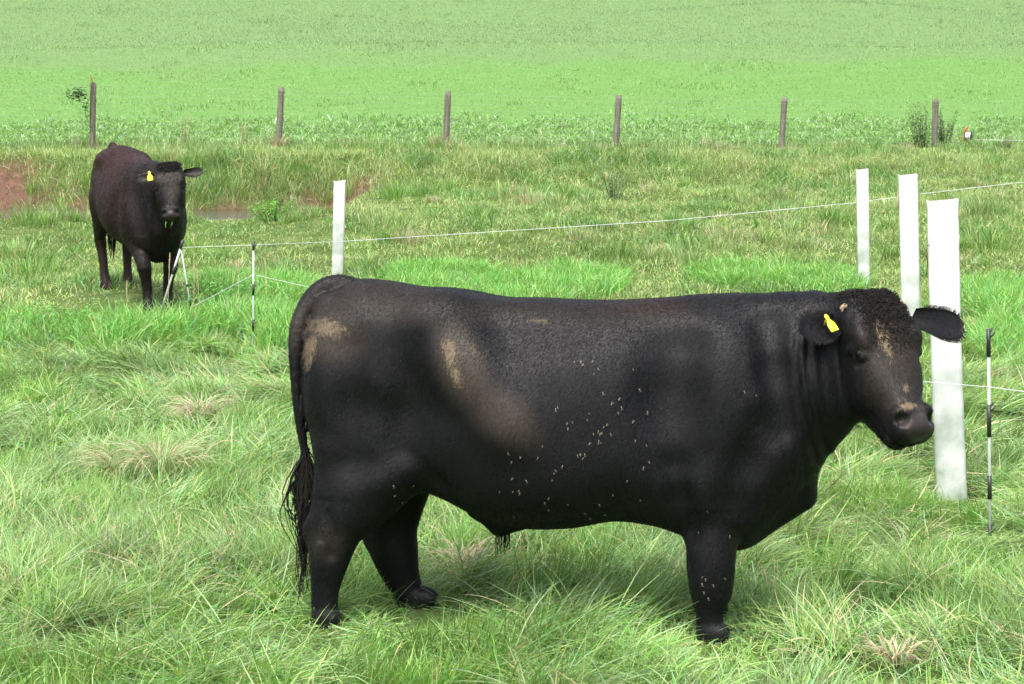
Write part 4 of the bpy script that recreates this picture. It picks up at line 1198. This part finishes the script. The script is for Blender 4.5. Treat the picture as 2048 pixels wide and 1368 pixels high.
x, y = depth_at(545, 440)
leafy("leafy_weed", x, y, .34, 26, .11, (.17, .42, .06), "bright green leafy weed clump at the near edge of the stream", "plant", spread=.42, leaves=14, lean=.5)
x, y = depth_at(1226, 402)
leafy("grey_weed", x, y, .62, 16, .06, (.14, .24, .12), "tall feathery grey-green weed standing in the mid pasture", "plant", spread=.22, leaves=34, lean=.45)
x, y = -0, 0
b_ = at(1845, 295, 40.9)
leafy("dark_bush", b_[0], 40.9, 1.05, 16, .10, (.07, .15, .05), "thin dark bush growing left of the rightmost wooden post", "bush", spread=.30, leaves=26, stemcol=(.12, .07, .04), lean=.15)
b_ = at(1888, 300, 41.3)
leafy("dark_bush", b_[0], 41.3, .8, 15, .10, (.08, .17, .055), "low dark bush growing right behind the rightmost wooden post", "bush", spread=.22, leaves=26, stemcol=(.12, .07, .04), lean=.2)
b_ = at(2010, 300, 41.2)
leafy("brown_weed", b_[0], 41.2, .35, 12, .06, (.17, .17, .07), "low brownish weed under the wire right of the reel", "plant", spread=.22, leaves=20, stemcol=(.2, .12, .06))
for (px_, lab) in ((370, "tall faded weed tuft between the first and second wooden posts from the left"), (490, "faint seeding weed left of the second wooden post")):
    b_ = at(px_, 300, 41.2)
    leafy("seeding_weed", b_[0], 41.2, .7 if px_ == 370 else .55, 9, .06, (.32, .34, .14), lab, "plant", spread=.12, leaves=22, stemcol=(.3, .26, .14), lean=.12)
for (px_, py_, lab) in ((190, 660, "broad leafy green weed in front of the cow, left of the long stems"), (430, 600, "broad leafy green weed between the leaning stakes and the upright striped stake")):
    x, y = depth_at(px_, py_ + 25)
    leafy("leafy_weed", x, y, .34, 30, .10, (.13, .40, .06), lab, "plant", spread=.5, leaves=16, lean=.4)

# dead, bleached tufts in the foreground
def dry_tuft(px_, py_, h, r, n, lab, azc=None, cols=None):
    x, y = depth_at(px_, py_)
    a = R.uniform(0, 6.28, n) if azc is None else R.normal(azc, .7, n)
    rr = np.abs(R.normal(0, r, n)); xx = x + np.cos(a) * rr * .5; yy = y + np.sin(a) * rr * .5
    o = blades("dry_tuft", np.stack([xx - x, yy - y, terrain(xx, yy) - terrain(x, y) + .04], 1), a + R.normal(0, .4, n), R.uniform(.6, 1.1, n) * h * 2.1, np.abs(R.normal(.2, .2, n)), R.uniform(1.7, 2.9, n), R.uniform(.004, .007, n),
               mixcol(cols or [(STRAW * 1.05, 1), (np.array([.45, .36, .27]), .7), (PALE, .3)], n), 7, mat_grass)
    o.location = (x, y, float(terrain(x, y)))
    tag(o, lab, "dry grass")
dry_tuft(402, 862, .17, .08, 260, "small mound of bleached dead grass left of the bull's tail")
dry_tuft(325, 975, .21, .17, 420, "wide drooping mound of straw coloured grass, lower left of the small bleached one", None, [(STRAW, .8), (PALE, 1), (OLIVE, .5)])
dry_tuft(245, 980, .17, .12, 160, "pale bent grass wisps at the left end of the wide straw mound", 3.4, [(STRAW, .6), (PALE, 1)])
dry_tuft(1790, 1345, .065, .11, 110, "dead brown grass patch at the bottom edge right of the bull's foreleg")
dry_tuft(920, 1160, .10, .16, 120, "brownish dead grass patch on the ground under the bull's belly")

# seeding stems by the leaning stakes
def stem_thing(px0, py0, px1, py1, Y, lab):
    a = at(px0, py0, Y); b_ = at(px1, py1, Y - .05)
    b0 = np.array([a[0], a[1], float(terrain(a[0], a[1]))])
    root = empty("grass_stem", b0); tag(root, lab, "grass stem", "seeding grass stems by the leaning stakes")
    P = [np.zeros(3), (b_ - b0) * .5 + np.array([.01, 0, 0]), b_ - b0]
    mb = MB(); mb.tube(P, [.003, .0028, .002], 5); mb.build("stem", mat_stem, root)
    mb = MB(); d = (b_ - b0) / np.linalg.norm(b_ - b0); s0 = b_ - b0 - d * .13
    for k in range(20):
        p = s0 + d * .14 * k / 20; sg = (-1) ** k
        mb.add([p, p + np.array([.007 * sg, .002, .010]), p + d * .022, p + np.array([.001, -.004, .01])], [[0, 1, 2, 3]])
    mb.tube([s0, s0 + d * .07, s0 + d * .14], [.0022, .0045, .0015], 5)
    mb.build("seed_head", mat_seed, root)
mat_stem = simple_mat("dry_stem", (.36, .38, .16), .7, (.45, .38, .2), 30)
mat_seed = simple_mat("seed_head", (.50, .42, .22), .8, (.38, .30, .15), 90)
for t in ((326, 620, 340, 510, "thin seeding stem left of the leaning stakes, in front of the cow's foreleg"), (382, 600, 388, 470, "thin seeding stem just right of the leaning stakes"),
          (250, 690, 254, 565, "curved seeding stem in front of the space between the cow's hind and fore legs"), (470, 640, 478, 520, "thin seeding stem left of the upright striped stake"),
          (532, 600, 530, 520, "thin seeding stem right of the upright striped stake"), (398, 610, 394, 540, "short seeding stem rising above the bright weeds right of the leaning stakes")):
    stem_thing(t[0], t[1], t[2], t[3], 17.4 - random.random() * .5, t[4])

# ------------------------------------------------------------------ wooden fence
m, nt, b = new_mat("weathered_post_wood")
tc = nt.nodes.new('ShaderNodeTexCoord'); mp = nt.nodes.new('ShaderNodeMapping'); mp.inputs['Scale'].default_value = (30, 30, 2.2)
nt.links.new(tc.outputs['Object'], mp.inputs[0]); n = gn_noise(nt, mp.outputs[0], 1.4, 6)
r = ramp(nt, n.outputs[0], [(.3, (.075, .066, .048)), (.55, (.17, .155, .12)), (.75, (.30, .275, .22))])
nt.links.new(r.outputs[0], b.inputs['Base Color']); b.inputs['Roughness'].default_value = .85
bp = nt.nodes.new('ShaderNodeBump'); bp.inputs['Strength'].default_value = .7; bp.inputs['Distance'].default_value = .01
nt.links.new(n.outputs[0], bp.inputs['Height']); nt.links.new(bp.outputs[0], b.inputs['Normal'])
mat_wood = m
mat_galv = simple_mat("galvanised_wire", (.42, .43, .42), .5, (.32, .32, .31), 40, metallic=.3)
FY = 41.0
posts = [(186.5, 165, 184.5, 290, "leftmost wooden post, wrapped in a leafy vine"), (563, 174, 556.5, 302, "second wooden post from the left, dry grass heaped at its foot"), (896, 182, 891, 310, "third wooden post from the left, straight above the bull's rump"),
         (1237.5, 190, 1230.5, 307, "fourth wooden post from the left, above the middle of the bull's back"), (1569, 195, 1562, 306, "fifth wooden post from the left, left of the dark bush"), (1871.5, 197, 1868, 300, "rightmost wooden post, standing in the thin dark bush")]
post_pts = []
for i, (tx, ty, bx, by, lab) in enumerate(posts):
    b0 = at(bx, by, FY); gz = float(terrain(b0[0], FY)); b0[2] = min(b0[2], gz + .05)
    t0 = at(tx, ty, FY + .02)
    root = empty("fence_post", (b0[0], FY, b0[2] - .05)); tag(root, lab, "fence post", "wooden posts of the wire mesh fence")
    d = t0 - (b0 - np.array([0, 0, .05])); n = 14; mb = MB()
    P = [np.array([0, 0, -.25])] + [d * k / 12 for k in range(13)]
    ph = random.uniform(0, 6)
    rr = [.066 + .004 * math.sin(k * 1.3 + ph) for k in range(14)]; rr[-1] = .062
    mb.tube(P, rr, 12); mb.build("post", mat_wood, root)
    post_pts.append((b0 - np.array([0, 0, .05]), d))
# woven wire
mb = MB()
def line_at(P0, P1, sag=0.0, n=2): return [P0 + (P1 - P0) * t + np.array([0, 0, -sag * 4 * t * (1 - t)]) for t in np.linspace(0, 1, n)]
pp = [(post_pts[0][0] + np.array([-4.0, 0, -.02]), post_pts[0][1])] + post_pts + [(post_pts[-1][0] + np.array([3.6, 0, .0]), post_pts[-1][1])]
hs_ = [.10, .20, .30, .40, .50, .60, .70, .80, .89, .95]
for (a, da), (c, dc) in zip(pp[:-1], pp[1:]):
    for h in hs_:
        mb.tube([a + da * h + np.array([0, -.074, 0]), c + dc * h + np.array([0, -.074, 0])], .0011, 4, cap=False)
    for k in range(24):
        t = (k + .5) / 24; p = a + (c - a) * t; d = da + (dc - da) * t
        mb.tube([p + d * .10 + np.array([0, -.0765, 0]), p + d * .95 + np.array([0, -.0765, 0])], .0009, 3, cap=False)
o = mb.build("wire_mesh", mat_galv); tag(o, "thin woven wire mesh stretched along the row of wooden posts", "wire fence")

# vine on the first post
vb = post_pts[0][0]; root = empty("vine", (vb[0], FY - .08, vb[2])); tag(root, "leafy green vine climbing the leftmost wooden post", "vine")
mb = MB()
P = [np.array([.09 * math.sin(t * 9) - .02, -.02 + .03 * math.cos(t * 9), t * 1.5]) for t in np.linspace(0, 1, 24)]
mb.tube(P, .006, 5); P2 = [np.array([-.05, 0, 1.0]), np.array([-.2, -.03, 1.18]), np.array([-.36, -.05, 1.12]), np.array([-.45, -.05, 1.0])]; mb.tube(P2, .005, 5)
mb.build("stem", simple_mat("vine_stem", (.16, .12, .05), .8), root)
LV, LQ, LC = [], [], []
def leaf(p, s_, c):
    az = random.uniform(0, 6.28); el = random.uniform(-.8, .3); n0 = len(LV)
    dv = np.array([math.cos(az) * math.cos(el), math.sin(az) * math.cos(el), math.sin(el)]); sv_ = np.array([-math.sin(az), math.cos(az), random.uniform(-.5, .5)])
    LV.extend([p, p + dv * s_ * .4 - sv_ * s_ * .28, p + dv * s_ * .4 + sv_ * s_ * .28, p + dv * s_]); LQ.append([n0, n0 + 1, n0 + 3, n0 + 2]); LC.extend([np.array(c) * random.uniform(.75, 1.3)] * 4)
for i in range(150):
    leaf(np.array([random.gauss(-.27, .11), random.gauss(-.04, .06), random.gauss(1.13, .075)]), random.uniform(.06, .11), (.07, .16, .055))
for i in range(50):
    leaf(np.array([random.gauss(-.12, .05), random.gauss(-.04, .06), random.gauss(.82, .07)]), random.uniform(.05, .09), (.08, .17, .05))
for i in range(60):
    leaf(np.array([random.gauss(-.06, .04), random.gauss(-.03, .05), random.uniform(.3, 1.35)]), random.uniform(.04, .07), (.10, .2, .05))
for i in range(34):
    leaf(np.array([random.gauss(.17, .07), random.gauss(-.02, .05), random.gauss(1.05, .08)]), random.uniform(.04, .06), (.12, .26, .07))
for i in range(40):
    leaf(np.array([random.gauss(.03, .02), random.gauss(-.0, .02), random.uniform(1.3, 1.58)]), random.uniform(.03, .06), (.42, .42, .12))
np_mesh("foliage", np.array(LV), [np.array(LQ)], mat_plant, root, colors=np.clip(np.array(LC), 0, 1), smooth=False)
# dry heap at the foot of posts two and three
for pi, lab in ((1, "dry grass heap at the foot of the second wooden post"), (2, "dry grass wisps leaning on the foot of the third wooden post")):
    p = post_pts[pi][0]; n = 150; a = R.uniform(0, 6.28, n); rr = np.abs(R.normal(0, .16, n))
    xx = np.cos(a) * rr + (0.02 if pi == 1 else -.14); yy = np.sin(a) * rr - .12
    o = blades("dry_tuft", np.stack([xx, yy, np.zeros(n)], 1), a, R.uniform(.18, .42, n), np.abs(R.normal(.25, .2, n)), R.uniform(.3, 1.6, n), R.uniform(.007, .012, n), mixcol([(STRAW, 1), (np.array([.30, .22, .14]), 1), (OLIVE, .6)], n), 4, mat_grass)
    o.location = (p[0], p[1], float(terrain(p[0], p[1]))); tag(o, lab, "dry grass")

# reel hanging on the fence wire
mat_or = simple_mat("orange_plastic", (.75, .10, .03), .4, (.62, .08, .025), 30)
mat_bk = simple_mat("black_plastic", (.02, .02, .022), .4, (.03, .03, .03), 30)
mat_wh = simple_mat("white_polywire", (.80, .82, .84), .6, (.6, .63, .68), 160, stretch=(1, 1, 8))
c = at(1937, 272, FY - .15); root = empty("wire_reel", c, math.radians(-28)); tag(root, "small polywire reel with orange handle hanging on the fence right of the last wooden post", "reel")
for s_ in (-1, 1):
    mb = MB(); mb.tube([(.058 * s_, 0, 0), (.066 * s_, 0, 0)], [.090, .090], 24); mb.tube([(.067 * s_, 0, 0), (.072 * s_, 0, 0)], [.03, .03], 16); mb.build("flange", mat_bk, root)
mb = MB(); mb.tube([(x_, 0, 0) for x_ in np.linspace(-.057, .057, 12)], [.072 + .002 * math.sin(k * 2.1) for k in range(12)], 24); mb.build("wire_spool", mat_wh, root)
mb = MB()
mb.tube([(-.082, 0, 0), (-.088, 0, .06), (-.075, 0, .12), (-.03, 0, .165), (-.02, 0, .20)], [.012, .014, .018, .020, .014], 10)
mb.tube([(-.10, 0, 0), (-.07, 0, 0)], .014, 10)
mb.build("handle", mat_or, root)
mb = MB(); mb.tube([(-.085, 0, 0), (-.09, -.01, -.05)], .008, 8); mb.tube([(-.092, -.01, -.05), (-.135, -.01, -.05)], .013, 10); mb.build("crank", mat_or, root)
mb = MB(); p1 = at(1948, 279, FY - .15); p2 = at(2075, 280, FY - .1)
mb.tube(line_at(p1, p2, .01, 8), .004, 5); o = mb.build("polywire", mat_wh); tag(o, "short white polywire running right from the hanging reel", "wire")

# ------------------------------------------------------------------ white tree shelters
m, nt, b = new_mat("white_shelter_plastic")
tc = nt.nodes.new('ShaderNodeTexCoord'); sp = nt.nodes.new('ShaderNodeSeparateXYZ'); nt.links.new(tc.outputs['Object'], sp.inputs[0])
nz = gn_noise(nt, tc.outputs['Object'], 5, 5)
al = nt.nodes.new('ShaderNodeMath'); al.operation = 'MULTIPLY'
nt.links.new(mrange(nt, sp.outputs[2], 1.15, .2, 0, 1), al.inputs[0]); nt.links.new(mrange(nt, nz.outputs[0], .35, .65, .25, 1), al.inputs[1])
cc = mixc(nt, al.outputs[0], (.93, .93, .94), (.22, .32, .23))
vo = nt.nodes.new('ShaderNodeTexVoronoi'); vo.feature = 'F1'; vo.inputs['Scale'].default_value = 95; vo.inputs['Randomness'].default_value = .1
nt.links.new(tc.outputs['Object'], vo.inputs['Vector'])
dots = nt.nodes.new('ShaderNodeMath'); dots.operation = 'MULTIPLY'
nt.links.new(mrange(nt, vo.outputs[0], .30, .18, 0, .45), dots.inputs[0])
n2_ = gn_noise(nt, tc.outputs['Object'], 2.2, 2); nt.links.new(mrange(nt, n2_.outputs[0], .42, .56), dots.inputs[1])
cc = mixc(nt, dots.outputs[0], cc, (.18, .26, .19))
nt.links.new(cc, b.inputs['Base Color']); b.inputs['Roughness'].default_value = .45
tr = nt.nodes.new('ShaderNodeBsdfTranslucent'); nt.links.new(cc, tr.inputs[0]); mx = nt.nodes.new('ShaderNodeMixShader'); mx.inputs[0].default_value = .25
nt.links.new(b.outputs[0], mx.inputs[1]); nt.links.new(tr.outputs[0], mx.inputs[2]); nt.links.new(mx.outputs[0], nt.nodes['Material Output'].inputs[0])
wv_ = nt.nodes.new('ShaderNodeTexWave'); wv_.bands_direction = 'DIAGONAL'; wv_.inputs['Scale'].default_value = 60
nt.links.new(tc.outputs['Object'], wv_.inputs['Vector'])
bp = nt.nodes.new('ShaderNodeBump'); bp.inputs['Strength'].default_value = .08; bp.inputs['Distance'].default_value = .002
nt.links.new(vo.outputs[0], bp.inputs['Height']); nt.links.new(bp.outputs[0], b.inputs['Normal'])
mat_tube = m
mat_stake = simple_mat("stake_wood", (.42, .28, .16), .8, (.3, .2, .12), 12, .3, stretch=(10, 10, 1))
mat_tie = simple_mat("brown_twine", (.28, .17, .12), .8, (.2, .12, .08), 80)

def shelter(tx, ty, bx, Y, wpx, lab, rz, hmax=1.55, bend=0.0, ties=(.25,), base_drop=.03):
    top = at(tx, ty, Y); x0 = at(bx, 900, Y)[0]
    # base x from the line through the two pixels, at ground level
    gz = float(terrain(x0, Y)) - base_drop
    H = top[2] - gz; w_ = wpx / F_PX * Y
    root = empty("tree_shelter", (x0, Y, gz), 0); tag(root, lab, "tree shelter", "white tree shelters in the pasture")
    dx = top[0] - x0
    def ring(hw, z, extra=0):
        P = []; rc = hw * .30; seg = 3
        for cx_, cy_, a0 in ((1, 1, 0), (-1, 1, 90), (-1, -1, 180), (1, -1, 270)):
            for k in range(seg + 1):
                a = math.radians(a0 + 90 * k / seg)
                P.append((cx_ * (hw - rc) + rc * math.cos(a), cy_ * (hw - rc) + rc * math.sin(a)))
        P = np.array(P); ca, sa = math.cos(rz), math.sin(rz)
        P = P @ np.array([[ca, sa], [-sa, ca]])
        t = z / H
        off = np.array([dx * t + bend * math.sin(t * 3.14), 0])
        return np.hstack([P + off, np.full((len(P), 1), z)])
    # silhouette width of the rotated square is w_
    va = rz + math.atan2(x0, Y); hw = w_ / 2 / (abs(math.cos(va)) + abs(math.sin(va)) * .8)
    N = 26; rows = []
    for k in range(N + 1):
        z = H * k / N; q = hw * (1 + .012 * math.sin(k * 1.7) + (.03 if k > N - 1 else 0))
        Rr = ring(q, z)
        if k == N: Rr[:, 2] += .004 * np.sin(np.arange(len(Rr)) * 1.1) + .008 * (Rr[:, 0] > np.mean(Rr[:, 0]))
        rows.append(Rr)
    for k in range(N, -1, -1):
        z = H * k / N; q = hw * (1 + .012 * math.sin(k * 1.7) + (.03 if k > N - 1 else 0)) - .0035
        Rr = ring(q, z)
        if k == N: Rr[:, 2] = rows[N][:, 2]
        rows.append(Rr)
    n = len(rows[0]); M_ = len(rows)
    Q = [[i * n + j, i * n + (j + 1) % n, (i + 1) * n + (j + 1) % n, (i + 1) * n + j] for i in range(M_ - 1) for j in range(n)]
    np_mesh("tube", np.vstack(rows), [np.array(Q)], mat_tube, root, smooth=True).data.shade_smooth() if False else np_mesh("tube", np.vstack(rows), [np.array(Q)], mat_tube, root, smooth=False)
    mb = MB(); sx = hw + .014
    mb.box((-hw * .3, hw * 1.1 + .016, H * .44), (.025, .025, H * .88)); mb.build("stake", mat_stake, root, smooth=False)
    for tz in ties:
        mb = MB(); z = H - tz; rp = ring(hw * 1.03, z)
        P = np.vstack([rp, rp[:1]]); P[:, 2] += .01 * np.sin(np.arange(len(P)))
        q = rp[len(rp) // 2 + 1]
        left = rp[np.argmin(rp[:, 0])] + np.array([-.004, -.012, 0])
        mb.tube([left + np.array([.03, -.01, .004]), left, left + np.array([-.004, 0, -.04]), left + np.array([.004, 0, -.10]), left + np.array([-.003, 0, -.15])], .003, 5)
        mb.build("tie", mat_tie, root)
    return root
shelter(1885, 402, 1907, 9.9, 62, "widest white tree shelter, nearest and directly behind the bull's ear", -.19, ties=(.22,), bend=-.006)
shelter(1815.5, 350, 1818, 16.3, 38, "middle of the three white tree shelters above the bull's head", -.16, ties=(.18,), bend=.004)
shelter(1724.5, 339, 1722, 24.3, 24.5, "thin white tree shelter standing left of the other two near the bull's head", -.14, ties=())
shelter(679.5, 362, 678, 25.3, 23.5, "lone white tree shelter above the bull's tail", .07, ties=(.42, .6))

# ------------------------------------------------------------------ temporary electric fence
mat_white_pl = simple_mat("white_stake_plastic", (.66, .69, .72), .45, (.52, .56, .56), 40)
def stake(top_px, bot_px, Y, pxs, lab, group="striped plastic fence stakes", Ytop=None, clips=(), r=.0085, spiral=True):
    """pxs: black bands as (fraction from top start, end)"""
    t = at(*top_px, Ytop or Y); b0 = at(*bot_px, Y)
    gz = float(terrain(b0[0], b0[1]))
    root = empty("fence_stake", b0); tag(root, lab, "fence stake", group)
    v = t - b0
    mb = MB(); ext = -v / np.linalg.norm(v) * .12
    mb.tube([ext, v * .5, v], r * .8, 10); mb.build("rod", mat_white_pl, root)
    for f0, f1 in pxs:
        mb = MB(); mb.tube([v * (1 - f0), v * (1 - f1)], r * 1.15, 10); mb.build("black_band", mat_bk, root)
    for f in clips:
        mb = MB(); p = v * (1 - f)
        mb.tube([p + np.array([0, -.004, -.012]), p + np.array([.018, -.006, .0]), p + np.array([.026, -.006, .016])], .0045, 6)
        mb.tube([p + np.array([0, -.004, .012]), p + np.array([.012, -.006, .02]), p + np.array([.016, -.006, .034])], .0035, 6)
        mb.build("wire_clip", mat_bk, root)
    return root
stake((1977, 657), (1980, 1088), 8.75, [(0, .13), (.35, .50), (.68, .79), (.91, 1.02)], "nearest striped stake, black and white, in front of the widest white tree shelter", clips=(.03, .37, .93))
stake((507, 483), (506, 716), 16.7, [(0, .075), (.36, .46), (.67, .77), (.92, 1.0)], "upright striped stake standing in the lush grass left of the bull's tail", clips=(.03, .38, .7), r=.0095)
stake((366, 480), (328, 604), 17.3, [(0, .14), (.42, .55)], "thick black and white stake leaning left in front of the cow's foreleg", clips=(.45,), r=.012)
stake((362, 497), (381, 612), 17.35, [(0, .03), (.62, .66), (.88, 1.0)], "thin stake leaning right from the top of the thick leaning one", r=.008)
def wire(name, pts, lab, r=.0032, sag=.0):
    mb = MB(); P = []
    for a, c in zip(pts[:-1], pts[1:]):
        P += line_at(np.array(a), np.array(c), sag, 10)[:-1]
    P.append(np.array(pts[-1])); mb.tube(P, r, 5); o = mb.build("polywire", mat_wh); tag(o, lab, "wire")
wire("a", [at(364, 495, 17.25), at(507, 490, 16.7), at(680, 483, 18.0), at(1340, 441, 17.0), at(1714, 405, 16.6), at(1840, 388, 16.25), at(2110, 357, 15.6)], "white polywire rising right from the leaning stakes past the lone tree shelter", .0021)
wire("b", [at(507, 549, 16.7), at(625, 576, 15.4), at(1200, 690, 11.2), at(1845, 763, 9.0), at(1978, 774, 8.74), at(2100, 790, 8.5)], "white polywire passing behind the bull from the upright stake to the nearest stake", .0018)
wire("c", [at(507, 549, 16.7), at(440, 585, 17.0), at(383, 614, 17.3)], "short white polywire sloping down left from the upright striped stake", .0028)

# grass hanging from the cow's mouth
mb_ = []
n = 8; mouth = [CHP(.50, -.10, random.uniform(-.05, .05)) for _ in range(n)]
o = blades("mouth_grass", np.array([RC @ q * CS + CO for q in mouth]) + np.array([0, -.01, .0]), R.uniform(3.6, 5.8, n), R.uniform(.05, .11, n), R.uniform(1.9, 2.5, n), R.uniform(.6, 1.3, n), R.uniform(.005, .009, n), mixcol([(GREEN * 1.4, 1), (STRAW, .8), (YEL, .4)], n), 5, mat_grass, floor=False)
o.data.transform(Matrix.Translation(Vector(-CO))); o.location = CO
tag(o, "few blades of grass hanging from the chewing cow's mouth", "grass")
